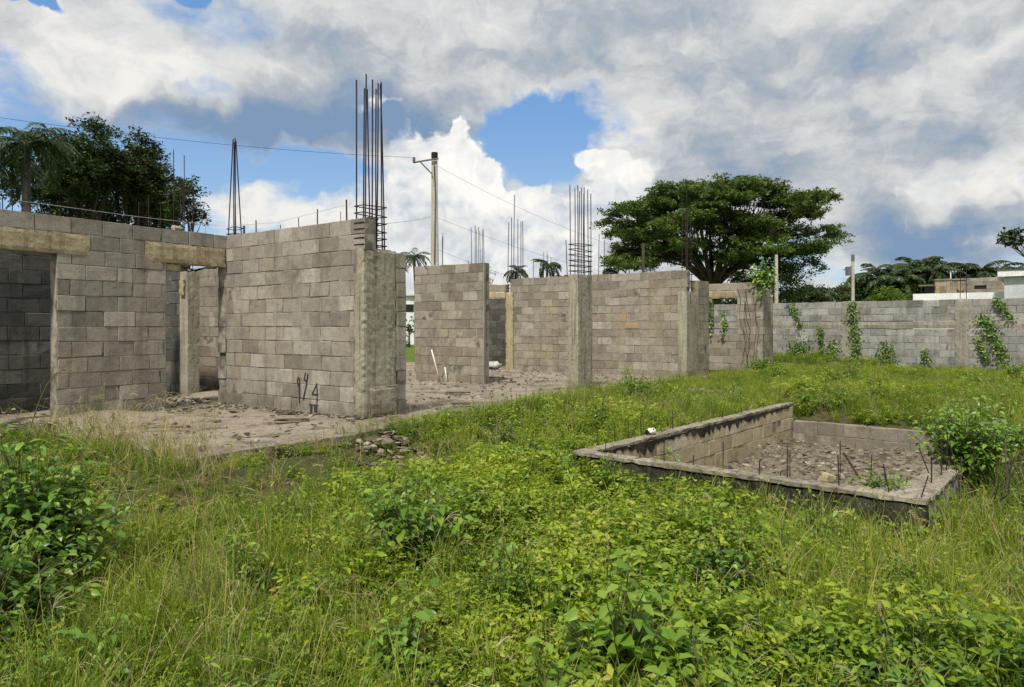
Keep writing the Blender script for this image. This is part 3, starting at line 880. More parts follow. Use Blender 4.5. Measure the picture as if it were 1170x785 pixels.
# rubble floor of the pit
def pit_world(u, v): return POOL_O[0] + PD_W[0] * u + PD_L[0] * v, POOL_O[1] + PD_W[1] * u + PD_L[1] * v
us = np.linspace(.1, POOL_W - .1, 70); vs = np.linspace(.1, POOL_L - .1, 130)
UU, VV = np.meshgrid(us, vs)
WX, WY = POOL_O[0] + PD_W[0] * UU + PD_L[0] * VV, POOL_O[1] + PD_W[1] * UU + PD_L[1] * VV
def pit_floor(UU, VV, WX, WY):
    z = -.90 + .14 * vnoise(WX, WY, .7, 21) + .09 * vnoise(WX, WY, .22, 22) + .05 * vnoise(WX, WY, .09, 23)
    z = z + .36 * smooth(2.4, .3, VV) * smooth(1.1, 2.6, UU)
    z = z + .10 * smooth(3.6, 1.6, VV) * smooth(.8, 2.6, UU)
    z = z + .30 * smooth(4.0, 6.2, VV) * smooth(2.2, 3.2, UU)
    return z
WZ = pit_floor(UU, VV, WX, WY)
V = np.stack([WX, WY, WZ], -1).reshape(-1, 3); n0 = len(us); m0 = len(vs)
ii, jj = np.meshgrid(np.arange(n0 - 1), np.arange(m0 - 1)); b0 = (jj * n0 + ii).ravel()
M_rubfloor, N, b = new_mat('pit_debris')
g = N.n('ShaderNodeNewGeometry').outputs['Position']
n2 = N.noise(g, 6, 6, .75); n3 = N.noise(g, 45, 4, .75)
c = N.mix(N.mapr(n2, .38, .6), c4((.085, .068, .046)), c4((.27, .23, .16)))
c = N.mix(1.0, c, N.ramp(n3, [(.3, (.55, .55, .55)), (.7, (1.2, 1.2, 1.2))]), 'MULTIPLY')
N.put(b.inputs['Base Color'], c); b.inputs['Roughness'].default_value = 1
bump(N, b, N.m('ADD', n2, N.m('MULTIPLY', n3, .5)), .06)
o = link('pit_floor', np_mesh('pit_floor', V, np.stack([b0, b0 + 1, b0 + n0 + 1, b0 + n0], 1)), M_rubfloor)
tag(o, kind='structure')


def stones(name, P, size, mat, label, flat=.6, seed=0, kind='stuff'):
    rg = np.random.default_rng(seed)
    base = np.array([(1,0,0),(.5,.87,0),(-.5,.87,0),(-1,0,0),(-.5,-.87,0),(.5,-.87,0),(.6,.2,.6),(-.3,.6,.6),(-.3,-.6,.6),(.3,-.2,-.6),(-.3,.3,-.6)])
    F3 = np.array([(0,1,6),(1,2,7),(1,7,6),(2,3,7),(3,8,7),(3,4,8),(4,5,8),(5,6,8),(5,0,6),(6,7,8),(0,9,1),(1,9,10),(1,10,2),(2,10,3),(3,10,4),(4,10,9),(4,9,5),(5,9,0)])
    n = len(P)
    s_ = size * rg.uniform(.35, 1.6, n) ** 1.3
    V = base[None] * (1 + rg.uniform(-.35, .35, (n, 11, 3)))
    V[..., 2] *= flat
    V *= s_[:, None, None]
    a = rg.uniform(0, 6.28, n); tl = rg.normal(0, .35, n)
    V[..., 0], V[..., 2] = V[..., 0] * np.cos(tl)[:, None] - V[..., 2] * np.sin(tl)[:, None], V[..., 0] * np.sin(tl)[:, None] + V[..., 2] * np.cos(tl)[:, None]
    X = V[..., 0] * np.cos(a)[:, None] - V[..., 1] * np.sin(a)[:, None]; Y = V[..., 0] * np.sin(a)[:, None] + V[..., 1] * np.cos(a)[:, None]
    V[..., 0], V[..., 1] = X, Y
    V = V + P[:, None, :]
    F = (np.arange(n)[:, None, None] * 11 + F3[None]).reshape(-1, 3)
    o = link(name, np_mesh(name, V.reshape(-1, 3), None, F, {'tint': np.repeat(rg.random(n), 11)}), mat)
    tag(o, label, kind=kind)
    return o


def stone_mat(name, pts):
    m, N, b = new_mat(name)
    g = N.n('ShaderNodeNewGeometry').outputs['Position']
    c = N.ramp(N.attr('tint'), pts)
    f = N.noise(g, 40, 4, .7)
    N.put(b.inputs['Base Color'], N.mix(1.0, c, N.ramp(f, [(.3, (.6, .6, .6)), (.7, (1.2, 1.2, 1.2))]), 'MULTIPLY'))
    b.inputs['Roughness'].default_value = 1
    bump(N, b, f, .02)
    return m


M_rub = stone_mat('rubble_pieces', [(0, (.06, .05, .033)), (.5, (.165, .14, .098)), (.9, (.30, .26, .19)), (1, (.42, .37, .29))])
n = 2600
u = RG.uniform(.15, POOL_W - .15, n); v = RG.uniform(.15, POOL_L - .15, n)
X = POOL_O[0] + PD_W[0] * u + PD_L[0] * v; Y = POOL_O[1] + PD_W[1] * u + PD_L[1] * v
stones('pit_rubble', np.stack([X, Y, pit_floor(u, v, X, Y)], 1), .026, M_rub, 'broken stones and mortar lumps covering the floor of the pit', .55, 5)
P = []
def slab_pt(x, y, z=.01): P.append((x, y, z + .012))
for _ in range(900):       # at the pier's foot and across the doorway
    t_ = R.uniform(-2.1, 4.4); off_ = abs(R.gauss(0, .28)) + .03
    b_ = pt(t_ - .0, W0, B_DIR); slab_pt(b_[0] + B_DIR.y * off_, b_[1] - B_DIR.x * off_)
for _ in range(500): slab_pt(R.gauss(-5.0, .5), R.gauss(11.8, .8), .05)
for _ in range(350):
    t_ = R.uniform(0, LA); off_ = abs(R.gauss(0, .12)) + .02
    b_ = pt(t_, C0, A_DIR); slab_pt(b_[0] - A_DIR.y * -off_ * 1, b_[1] - A_DIR.x * off_)
for _ in range(1700):
    u, v = R.uniform(.1, 12), R.uniform(.1, 7)
    slab_pt(Q0[0] + B_DIR.x * u - A_DIR.x * v, Q0[1] + B_DIR.y * u - A_DIR.y * v)
P = np.array(P)
stones('floor_rubble', P, .022, M_rub, 'stone chips and mortar crumbs scattered on the dusty floor slab', .5, 6)
# chips in the grass: bare heaps
P = []
for cx, cy, s_, k in ((2.3, 10.6, .35, 260), (-.9, 7.3, .3, 130), (.1, 7.2, .25, 90), (-1.4, 7.9, .3, 120), (3.6, 13.6, .4, 250)):
    for _ in range(k):
        x, y = R.gauss(cx, s_), R.gauss(cy, s_ * .8)
        P.append((x, y, float(ground_z(x, y)) + .03 + .10 * math.exp(-((x - cx) ** 2 + (y - cy) ** 2) / s_ ** 2)))
stones('gravel', np.array(P), .035, M_rub, 'pale gravel and stones showing between the weeds', .5, 7)

# single loose things
def plank(x, y, rz, L, w, h, label, mat=M_darkwood, z=.02, name='plank', tilt=0):
    mb = MB(); mb.rough_box((-L / 2, -w / 2, 0), (L / 2, w / 2, h), .08, .006, rnd=.008)
    o = mb.build(name, mat); o.location = (x, y, z); o.rotation_euler = (tilt, 0, rz)
    tag(o, label, name.replace('_', ' '), 'dark planks lying on the floor slab' if name == 'plank' else None)
plank(-2.75, 8.75, .15, .42, .12, .03, 'broad dark rotten plank lying before the painted marks')
plank(-3.05, 9.5, -.1, .3, .09, .03, 'short dark plank against the painted wall foot')
plank(-4.0, 8.1, .1, .5, .05, .025, 'narrow dark stick lying near the slab edge below the doorway')
plank(-3.9, 9.9, .3, .3, .06, .025, 'dark splinter of wood in front of the corner')
plank(-.95, 12.4, .1, .45, .16, .03, 'dark board on the slab between the pier and the pipes')
plank(-.75, 10.6, -.1, .35, .14, .03, 'dark board with a tuft on it beside the pier base')
plank(-.1, 14.8, .1, .4, .1, .03, 'dark stick on the slab before the dark doorway')
mb = MB(); mb.rough_box((-.09, -.07, 0), (.09, .07, .16), .05, .006)
px_, py_ = pit_world(1.6, 3.2)
o = mb.build('concrete_chunk', M_yellow); o.location = (px_, py_, -.80); o.rotation_euler = (.2, .3, .4)
tag(o, 'yellowish broken block standing among the rubble in the pit', 'chunk')
# crumpled bag on the rim
mb = MB(); mb.rough_box((-.05, -.04, 0), (.05, .04, .075), .02, .007, rnd=.02)
px_, py_ = pit_world(.07, 1.55)
rt = empty('plastic_bag', (px_, py_, zr + .002), .3, 'small white and black crumpled bag sitting on the pit rim', 'bag')
mb.build('white_side', M_plastic, rt, True)
mb = MB(); mb.rough_box((-.085, -.035, 0), (-.045, .035, .055), .02, .007, rnd=.015); mb.build('black_side', M_black, rt, True)
mb = MB(); mb.rough_box((.0, -.044, .02), (.018, .044, .08), .02, .004); mb.build('black_band', M_black, rt, True)

# ------------------------------------------------------------------ plants: a library of small clumps
def rand_unit_h(n, rg):
    a = rg.uniform(0, 2 * math.pi, n)
    return np.stack([np.cos(a), np.sin(a), np.zeros(n)], 1)


def lib_creeper(seed, leaf=.034, rad=.16, hgt=.16, nst=9, nl=9, simple=False):
    rg = np.random.default_rng(seed); mb = MB()
    for _ in range(nst):
        d = rand_unit_h(1, rg)[0]; L = rad * rg.uniform(.5, 1.3); h = hgt * rg.uniform(.4, 1.3)
        ks = np.linspace(0, 1, nl)
        P = d[None] * (ks * L)[:, None] + np.array([0, 0, 1.]) * (h * np.sin(ks * 2.0))[:, None] + rg.normal(0, .008, (nl, 3))
        side = np.array([-d[1], d[0], 0])
        mb.ribbon(P, .003, side, t=.2)
        for s_ in (-1, 1):
            A = side[None] * s_ + d[None] * .5 + rg.normal(0, .35, (nl, 3)); A[:, 2] += .15
            Nn = np.array([[0, 0, 1.]]) + rg.normal(0, .45, (nl, 3))
            l_ = leaf * rg.uniform(.6, 1.3, nl)
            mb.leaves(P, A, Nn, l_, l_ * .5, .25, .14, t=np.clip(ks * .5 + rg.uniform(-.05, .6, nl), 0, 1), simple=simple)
    return mb


def lib_upright(seed, h=.34, leaf=.06, nst=3, ratio=.42, rad=.06):
    rg = np.random.default_rng(seed); mb = MB()
    for _ in range(nst):
        hh = h * rg.uniform(.6, 1.25); n = int(5 + hh * 12)
        lean = rg.normal(0, .16, 2); o0 = rg.normal(0, rad, 2)
        ks = np.linspace(.15, 1, n)
        P = np.stack([o0[0] + lean[0] * hh * ks ** 1.5, o0[1] + lean[1] * hh * ks ** 1.5, hh * ks], 1)
        Pf = np.vstack([[o0[0], o0[1], 0], P])
        mb.tube(Pf, .0025, 3, t=.3, cap=False)
        a0 = rg.uniform(0, 6)
        for s_ in (0, math.pi):
            an = a0 + np.arange(n) * 1.57 + s_ + rg.normal(0, .3, n)
            A = np.stack([np.cos(an), np.sin(an), rg.uniform(-.1, .7, n) + ks * .3], 1)
            l_ = leaf * rg.uniform(.7, 1.25, n) * (1.15 - .6 * ks ** 2)
            Nn = np.array([[0, 0, 1.]]) + rg.normal(0, .25, (n, 3))
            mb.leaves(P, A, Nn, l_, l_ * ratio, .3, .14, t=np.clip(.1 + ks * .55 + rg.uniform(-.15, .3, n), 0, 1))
    return mb


def lib_tuft(seed, n=26, h=.4, w=.0055, spread=.05, bendk=.5, tlo=0.1, thi=.8):
    rg = np.random.default_rng(seed); mb = MB()
    for _ in range(n):
        d = rand_unit_h(1, rg)[0]; hh = h * rg.uniform(.45, 1.2); bd = hh * bendk * rg.uniform(.1, 1.4)
        o0 = rg.normal(0, spread, 2)
        ks = np.array([0, .3, .6, .85, 1.0])
        P = np.stack([o0[0] + d[0] * bd * ks ** 2, o0[1] + d[1] * bd * ks ** 2, hh * (ks - .28 * bendk * ks ** 3)], 1)
        side = np.array([-d[1], d[0], 0]) + rg.normal(0, .3, 3)
        side /= np.linalg.norm(side)
        mb.ribbon(P, w * np.array([.8, 1, .85, .5, .08]) * rg.uniform(.7, 1.4), side, t=rg.uniform(tlo, thi) + ks[[0]].repeat(10) * 0)
    return mb


def lib_seed(seed, n=5, h=.8, fan=False):
    rg = np.random.default_rng(seed); mb = MB()
    for _ in range(n):
        d = rand_unit_h(1, rg)[0]; hh = h * rg.uniform(.6, 1.15); bd = hh * rg.uniform(.05, .5)
        o0 = rg.normal(0, .06, 2)
        ks = np.linspace(0, 1, 7)
        P = np.stack([o0[0] + d[0] * bd * ks ** 2.2, o0[1] + d[1] * bd * ks ** 2.2, hh * (ks - .12 * ks ** 3)], 1)
        mb.tube(P, np.linspace(.0018, .0009, 7), 3, t=rg.uniform(.2, .9), cap=False)
        if fan:
            for _k in range(7):
                q = P[-1]; dd = d + rg.normal(0, .6, 3); dd /= np.linalg.norm(dd); l_ = rg.uniform(.05, .1)
                mb.tube([q, q + dd * l_ * .5 + [0, 0, .01], q + dd * l_ + [0, 0, -.005]], .0009, 3, t=rg.uniform(.4, 1), cap=False)
        else:
            m_ = 14
            kk = rg.uniform(.72, 1, m_); Pq = np.stack([np.interp(kk, ks, P[:, i]) for i in range(3)], 1)
            mb.leaves(Pq, np.array([[d[0] * .4, d[1] * .4, 1.]]) + rg.normal(0, .3, (m_, 3)), rg.normal(0, 1, (m_, 3)), .018, .004, 0, 0, t=rg.uniform(.3, 1, m_), simple=True)
    return mb


def lib_broad(seed, leaf=.09, n=9, h=.25, rad=.1):
    rg = np.random.default_rng(seed); mb = MB()
    d = rand_unit_h(n, rg); P = d * rg.uniform(.1, 1, (n, 1)) * rad; P[:, 2] = h * rg.uniform(.35, 1, n)
    for p in P: mb.tube([(0, 0, 0), (p[0] * .4, p[1] * .4, p[2] * .6), tuple(p)], .0025, 3, t=.3, cap=False)
    A = d + rg.normal(0, .3, (n, 3)); A[:, 2] += rg.uniform(-.2, .4, n)
    l_ = leaf * rg.uniform(.6, 1.2, n)
    mb.leaves(P, A, np.array([[0, 0, 1.]]) + rg.normal(0, .25, (n, 3)), l_, l_ * .72, .25, .12, wide=.3)
    return mb


def lib_twigs(seed):
    rg = np.random.default_rng(seed); mb = MB()
    for _ in range(6):
        d = rand_unit_h(1, rg)[0]; p = rg.normal(0, .08, 3); p[2] = rg.uniform(.02, .18)
        L = rg.uniform(.05, .18); e = p + d * L; e[2] += rg.uniform(-.03, .12)
        mb.tube([p, (p + e) / 2 + rg.normal(0, .015, 3), e], .0016, 3, t=rg.uniform(0, 1), cap=False)
    return mb


def library(name, items):
    c = bpy.data.collections.new(name)          # never linked to the scene: only instanced as ground cover
    for i, (mb, mat) in enumerate(items):
        me = mb.mesh('%s_%02d' % (name, i)); me.materials.append(mat)
        o = bpy.data.objects.new('%s_%02d' % (name, i), me)
        c.objects.link(o)
    return c


def scatter(name, label, coll, P, S, tilt=.15, seed=0, nvar=None):
    rg = np.random.default_rng(seed)
    n = len(P); k = nvar or len(coll.objects)
    me = np_mesh(name, P)
    a = me.attributes.new('idx', 'INT', 'POINT'); a.data.foreach_set('value', rg.integers(0, k, n).astype(np.int32))
    rot = np.stack([rg.normal(0, tilt, n), rg.normal(0, tilt, n), rg.uniform(0, 6.283, n)], 1)
    a = me.attributes.new('rot', 'FLOAT_VECTOR', 'POINT'); a.data.foreach_set('vector', rot.astype(np.float32).ravel())
    a = me.attributes.new('scl', 'FLOAT', 'POINT'); a.data.foreach_set('value', np.asarray(S, np.float32))
    o = bpy.data.objects.new(name, me); col.objects.link(o)
    ng = bpy.data.node_groups.new(name, 'GeometryNodeTree')
    ng.interface.new_socket('Geometry', in_out='INPUT', socket_type='NodeSocketGeometry')
    ng.interface.new_socket('Geometry', in_out='OUTPUT', socket_type='NodeSocketGeometry')
    gi = ng.nodes.new('NodeGroupInput'); go = ng.nodes.new('NodeGroupOutput')
    ip = ng.nodes.new('GeometryNodeInstanceOnPoints'); ci = ng.nodes.new('GeometryNodeCollectionInfo')
    ci.inputs['Collection'].default_value = coll; ci.inputs['Separate Children'].default_value = True; ci.inputs['Reset Children'].default_value = True
    ip.inputs['Pick Instance'].default_value = True
    def na(nm, ty):
        q = ng.nodes.new('GeometryNodeInputNamedAttribute'); q.data_type = ty; q.inputs['Name'].default_value = nm
        return q.outputs['Attribute']
    er = ng.nodes.new('FunctionNodeEulerToRotation')
    L_ = ng.links.new
    L_(gi.outputs[0], ip.inputs['Points']); L_(ci.outputs[0], ip.inputs['Instance'])
    L_(na('idx', 'INT'), ip.inputs['Instance Index']); L_(na('rot', 'FLOAT_VECTOR'), er.inputs[0]); L_(er.outputs[0], ip.inputs['Rotation'])
    L_(na('scl', 'FLOAT'), ip.inputs['Scale']); L_(ip.outputs[0], go.inputs[0])
    md = o.modifiers.new('scatter', 'NODES'); md.node_group = ng
    tag(o, label, kind='stuff')
    return o


def allowed(X, Y, fringe=.0):
    su, sv = slab_uv(X, Y)
    edge = (vnoise(X, Y, .5, 31) - .5) * .5 + .15
    on_slab = (su > edge + fringe) & (sv > edge + fringe) & (su < 14) & (sv < 11)
    pu, pv = pool_uv(X, Y)
    in_pit = (pu > -.03) & (pu < POOL_W + .03) & (pv > -.04) & (pv < POOL_L + .02)
    nb = (X - N0[0]) * (-d_.y / LN) + (Y - N0[1]) * (d_.x / LN)
    return (~on_slab) & (~in_pit) & (nb < -.03)


def points(n, ymin, ymax, dens=None, power=1.0, seed=0, margin=1.2):
    """random ground points in a fan before the viewer, denser close by when power > 0"""
    rg = np.random.default_rng(seed)
    u = rg.random(n)
    # density falls with distance: sample y from pdf ~ y^(1-power)
    e = 2 - power
    Y = (ymin ** e + u * (ymax ** e - ymin ** e)) ** (1 / e)
    X = rg.uniform(-1, 1, n) * (.80 * Y + margin)
    keep = allowed(X, Y)
    if dens is not None: keep &= rg.random(n) < dens(X, Y)
    X, Y = X[keep], Y[keep]
    return np.stack([X, Y, ground_z(X, Y) - .01], 1)


lib_a = library('creeping_weed', [(lib_creeper(i, .023, .15, .15, 13, 13), M_weed) for i in range(4)] + [(lib_creeper(20 + i, .032, .17, .2, 10, 10), M_weed) for i in range(3)])
lib_b = library('upright_weed', [(lib_upright(40 + i, .34, .046), M_weed) for i in range(4)] + [(lib_upright(50 + i, .27, .034, 5, .45), M_weed) for i in range(3)])
lib_g = library('grass_tuft', [(lib_tuft(60 + i, 34, .40 + .06 * i, .0048), M_grass) for i in range(4)])
lib_s = library('seed_grass', [(lib_seed(70, 5, .62), M_straw), (lib_seed(71, 4, .7), M_grass), (lib_seed(72, 3, .55, True), M_straw), (lib_seed(73, 6, .5), M_grass), (lib_tuft(74, 12, .5, .004, .05, .8, .0, 1), M_straw)])
lib_w = library('broad_weed', [(lib_broad(80 + i, .085 - .012 * i), M_vine) for i in range(4)])
lib_t = library('twig_litter', [(lib_twigs(90 + i), M_straw) for i in range(3)])


def grassy(X, Y):
    """where blades rule: near the viewer on one side, beyond the pit, the far field"""
    a = smooth(-.2, -1.6, X) * smooth(7.0, 4.5, Y) * .55
    b_ = smooth(1.0, 2.4, X) * smooth(8, 5, Y) * smooth(2.6, 3.6, Y) * .75
    c_ = smooth(7, 11, Y) * .68
    d1 = smooth(.35, .65, vnoise(X, Y, 1.1, 41)) * .5
    return np.clip(np.maximum(np.maximum(a, b_), c_) + d1 * .6, .06, 1)


def low_edge(P):
    su, sv = slab_uv(P[:, 0], P[:, 1])
    ds = np.hypot(np.maximum(-su, 0), np.maximum(-sv, 0))
    lo = .42 + .34 * smooth(1.2, 3.2, su)
    return np.where(P[:, 1] < 11, lo + (1 - lo) * smooth(.3, 1.7, ds), .78 - .30 * smooth(12, 16, P[:, 1]))


def gaps(X, Y):
    a = vnoise(X, Y, .42, 91) * .6 + vnoise(X, Y, .2, 92) * .4
    return .12 + .88 * smooth(.30, .52, a)


def clear(X, Y):
    k = np.ones_like(X)
    for cx, cy, r in ((2.3, 10.6, .5), (-.9, 7.3, .33), (.1, 7.2, .25), (-1.4, 7.9, .35), (3.6, 13.6, .5), (-2.0, 6.9, .4)):
        k = np.minimum(k, smooth(.5, 1.2, np.hypot(X - cx, (Y - cy) * 1.2) / r) * .9 + .1)
    return k


# creeping cover
P = points(34000, 1.6, 23, lambda X, Y: (1 - .62 * grassy(X, Y)) * clear(X, Y) * gaps(X, Y), .75, 1)
s_ = RG.uniform(.7, 1.3, len(P)) * (.92 + .022 * P[:, 1]) * (.5 + .95 * vnoise(P[:, 0], P[:, 1], .8, 51)) * (.75 + .35 * gaps(P[:, 0], P[:, 1]))
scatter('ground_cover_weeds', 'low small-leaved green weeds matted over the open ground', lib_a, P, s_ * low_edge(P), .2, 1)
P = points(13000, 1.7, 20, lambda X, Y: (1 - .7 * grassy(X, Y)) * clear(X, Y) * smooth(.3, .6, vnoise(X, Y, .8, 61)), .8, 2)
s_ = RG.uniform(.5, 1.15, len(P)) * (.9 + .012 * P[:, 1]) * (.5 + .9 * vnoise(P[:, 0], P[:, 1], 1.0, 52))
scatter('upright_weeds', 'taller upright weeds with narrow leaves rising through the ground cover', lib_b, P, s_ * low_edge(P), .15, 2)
P = points(26000, 1.5, 23, lambda X, Y: grassy(X, Y) * clear(X, Y) * (.3 + .7 * gaps(X, Y)), .8, 3)
s_ = RG.uniform(.5, 1.15, len(P)) * (.8 + .012 * P[:, 1])
scatter('grass', 'rough green grass growing in tufts over the lot', lib_g, P, s_ * low_edge(P), .22, 3)
P = points(5200, 1.6, 21, lambda X, Y: (.25 + .75 * grassy(X, Y)), .9, 4)
s_ = RG.uniform(.5, 1.1, len(P))
# stems standing before the painted wall
q = []
for _ in range(90):
    u_ = R.uniform(-.35, 3.2); q.append((Q0[0] - A_DIR.x * u_ * .9 + R.gauss(0, .2), Q0[1] - A_DIR.y * u_ - .25 + R.gauss(0, .15)))
q = np.array(q); q = np.column_stack([q, ground_z(q[:, 0], q[:, 1])])
P = np.vstack([P, q]); s_ = np.concatenate([s_, RG.uniform(.8, 1.35, len(q))])
scatter('dry_grass', 'thin straw coloured seed grass stems standing above the weeds', lib_s, P, s_ * (1 - .45 * smooth(11, 15, P[:, 1])), .2, 4)
P = points(420, 1.8, 14, lambda X, Y: (1 - .6 * grassy(X, Y)), .9, 5)
scatter('broad_leaf_weeds', 'scattered broad-leaved weeds among the ground cover', lib_w, P, RG.uniform(.6, 1.2, len(P)), .2, 5)
P = points(1900, 1.7, 12, None, .9, 6)
scatter('twig_litter', 'dead twigs and straw caught in the weeds', lib_t, P, RG.uniform(.6, 1.4, len(P)), .25, 6)
# rank growth at the slab's edge and in front of the pit
q = []
for _ in range(520):
    u_ = R.uniform(1.6, 12); off_ = abs(R.gauss(0, .25)) - .08
    q.append((Q0[0] + B_DIR.x * u_ + A_DIR.x * off_, Q0[1] + B_DIR.y * u_ + A_DIR.y * off_))
for _ in range(170):
    v_ = R.uniform(-.2, 3.4); off_ = R.uniform(.0, .45)
    q.append((Q0[0] - A_DIR.x * v_ - B_DIR.x * off_, Q0[1] - A_DIR.y * v_ - B_DIR.y * off_))
q = np.array(q); P = np.column_stack([q, np.maximum(ground_z(q[:, 0], q[:, 1]), -.14)])
scatter('edge_weeds', 'bright weeds crowding along the broken edge of the slab', lib_b, P, RG.uniform(.4, 1.0, len(P)) * (.7 + .3 * (P[:, 1] > 10)), .2, 7)


# ------------------------------------------------------------------ shrubs that stand out
def shrub(name, loc, w, h, nst, leaf, mat, label, cat='bush', group=None, ratio=.55, seed=0, dens=16, depth=None, arch=.5, wide=.35):
    rg = np.random.default_rng(seed)
    rt = empty(name, (loc[0], loc[1], loc[2]), 0, label, cat, group)
    st, lf = MB(), MB()
    dp = depth or w
    for _ in range(nst):
        a = rg.uniform(0, 2 * math.pi); r = math.sqrt(rg.random())
        tx, ty = math.cos(a) * r * w, math.sin(a) * r * dp
        tz = h * (1 - arch * r * r) * rg.uniform(.55, 1.08)
        ks = np.linspace(0, 1, 7)
        P = np.stack([tx * ks ** 1.3 + rg.normal(0, .012, 7), ty * ks ** 1.3 + rg.normal(0, .012, 7), tz * (ks ** .8)], 1)
        P[0] = (tx * .15, ty * .15, -.03)
        st.tube(P, np.linspace(.007, .002, 7), 4, cap=False)
        kk = np.sort(rg.uniform(.2, 1, dens)); kk[-3:] = 1
        Q = np.stack([np.interp(kk, ks, P[:, i]) for i in range(3)], 1)
        an = rg.uniform(0, 6.283, dens)
        A = np.stack([np.cos(an), np.sin(an), rg.uniform(-.5, .45, dens)], 1) + np.array([[math.cos(a), math.sin(a), 0]]) * .5 * r
        l_ = leaf * rg.uniform(.5, 1.25, dens) * (1 - .3 * (kk > .97))
        pet = A / np.linalg.norm(A, axis=1, keepdims=True) * l_[:, None] * .25
        lf.leaves(Q + pet, A, np.array([[0, 0, 1.]]) + rg.normal(0, .35, (dens, 3)), l_, l_ * ratio, .35, .12,
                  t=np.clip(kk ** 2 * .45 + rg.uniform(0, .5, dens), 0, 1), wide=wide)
    st.build('stems', M_stem, rt)
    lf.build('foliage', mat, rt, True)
    return rt


def gz(x, y): return float(ground_z(x, y))


shrub('leafy_shrub', (-3.02, 4.3, gz(-3.02, 4.3)), .66, 1.12, 200, .08, M_bush, 'big dark green leafy bush in front of the doorway wall', seed=1, dens=20)
shrub('leafy_shrub', (-2.7, 3.55, gz(-2.7, 3.55)), .55, .78, 100, .075, M_bush, 'low skirt of dark leafy growth below the big bush', seed=2, dens=16)
shrub('tall_sprig', (-2.78, 4.5, gz(-2.78, 4.5)), .07, 1.22, 5, .09, M_bushlt, 'pale green shoot with drooping leaves topping the big bush', seed=3, dens=22, cat='sprig')
# curling tendril
mb = MB(); ks = np.linspace(0, 1, 12)
P = np.stack([-3.15 + .32 * ks ** 1.2, 4.5 + 0 * ks, .3 + .62 * np.sin(ks * 1.75)], 1); mb.tube(P, .004, 4)
o = mb.build('vine_tendril', M_stem, None, True); tag(o, 'single curling tendril reaching from the big bush towards the wall', 'tendril')
shrub('leafy_shrub', (-.72, 4.75, gz(-.72, 4.75)), .50, .66, 80, .09, M_bushlt, 'light green drooping bush in the middle of the weeds', seed=4, dens=14, arch=.35)
shrub('broadleaf_plant', (.47, 2.95, gz(.47, 2.95)), .32, .70, 60, .105, M_bushlt, 'large glossy broad-leaved plant closest to the viewer', seed=5, dens=13, ratio=.6, arch=.45, wide=.3, cat='plant')
shrub('broadleaf_plant', (.74, 2.75, gz(.74, 2.75)), .18, .56, 24, .10, M_bushlt, 'smaller glossy plant growing beside the largest one', seed=6, dens=11, ratio=.6, wide=.3, cat='plant')
shrub('broadleaf_plant', (.12, 2.68, gz(.12, 2.68)), .18, .50, 20, .095, M_bushlt, 'short glossy plant with pale upturned leaves beside the largest one', seed=7, dens=9, ratio=.6, wide=.3, cat='plant')
shrub('leafy_shrub', (-.5, 3.2, gz(-.5, 3.2)), .2, .48, 30, .07, M_bush, 'small dark leafy clump among straw grass near the viewer', seed=8, dens=12)
shrub('leafy_shrub', (1.3, 4.2, gz(1.3, 4.2)), .35, .5, 40, .06, M_bush, 'dark low clump in the weeds in front of the pit', seed=9, dens=12)
shrub('leafy_shrub', (2.2, 12.7, gz(2.2, 12.7)), .45, .62, 60, .07, M_bushlt, 'round bright weed clump beside the free-standing column', seed=10, dens=14)
# creeper over the pit's low wall
px_, py_ = pit_world(POOL_W + .02, 1.85)
shrub('vine_bush', (px_, py_, gz(px_ + .3, py_ - .2)), .42, 1.0, 150, .08, M_vine, 'bright vine bush climbing over the low side wall of the pit', seed=11, dens=18, arch=.25, depth=.55)
px_, py_ = pit_world(POOL_W + .1, 3.3)
shrub('vine_bush', (px_, py_, gz(px_, py_)), .5, .95, 90, .08, M_vine, 'darker tangle of vines behind the bright vine bush over dead stems', seed=12, dens=14, arch=.3, depth=.7)
px_, py_ = pit_world(POOL_W + .35, 1.3)
rg_ = np.random.default_rng(4); mb = MB()
for _ in range(46):
    p = np.array([rg_.normal(0, .22), rg_.normal(0, .3), 0]); q = p + np.array([rg_.normal(0, .2), rg_.normal(0, .2), rg_.uniform(.3, .75)])
    mb.tube([p, (p + q) / 2 + rg_.normal(0, .04, 3), q], rg_.uniform(.003, .007), 4, cap=False)
o = mb.build('dead_brush', M_darkwood); o.location = (px_, py_, gz(px_, py_)); tag(o, 'dark dead brush stems below the vines at the pit side wall', 'brush')
px_, py_ = pit_world(2.85, .35)
shrub('leafy_shrub', (px_, py_, zr - .08), .22, .26, 16, .06, M_vine, 'little leafy weed growing on the near corner of the pit', seed=13, dens=10)
px_, py_ = pit_world(.6, .9)
shrub('leafy_shrub', (px_, py_, -.75), .3, .7, 22, .06, M_bushlt, 'weeds growing up inside the narrow corner of the pit', seed=14, dens=14)
shrub('leafy_shrub', (6.35, 17.9, .05), .5, .45, 40, .08, M_bushlt, 'weed clump at the foot of the window wall', seed=15, dens=12)
for i in range(15):
    u_ = .25 + i * .215
    x_, y_ = pit_world(u_, -.26 - R.uniform(0, .2))
    shrub('weed_clump', (x_, y_, gz(x_, y_)), R.uniform(.16, .26), R.uniform(.36, .56), 26, .045, R.choice((M_bushlt, M_weed)), 'weeds growing up against the black outer face of the pit',
          seed=500 + i, dens=16, ratio=.42, cat='weeds', group='weeds along the near face of the pit')
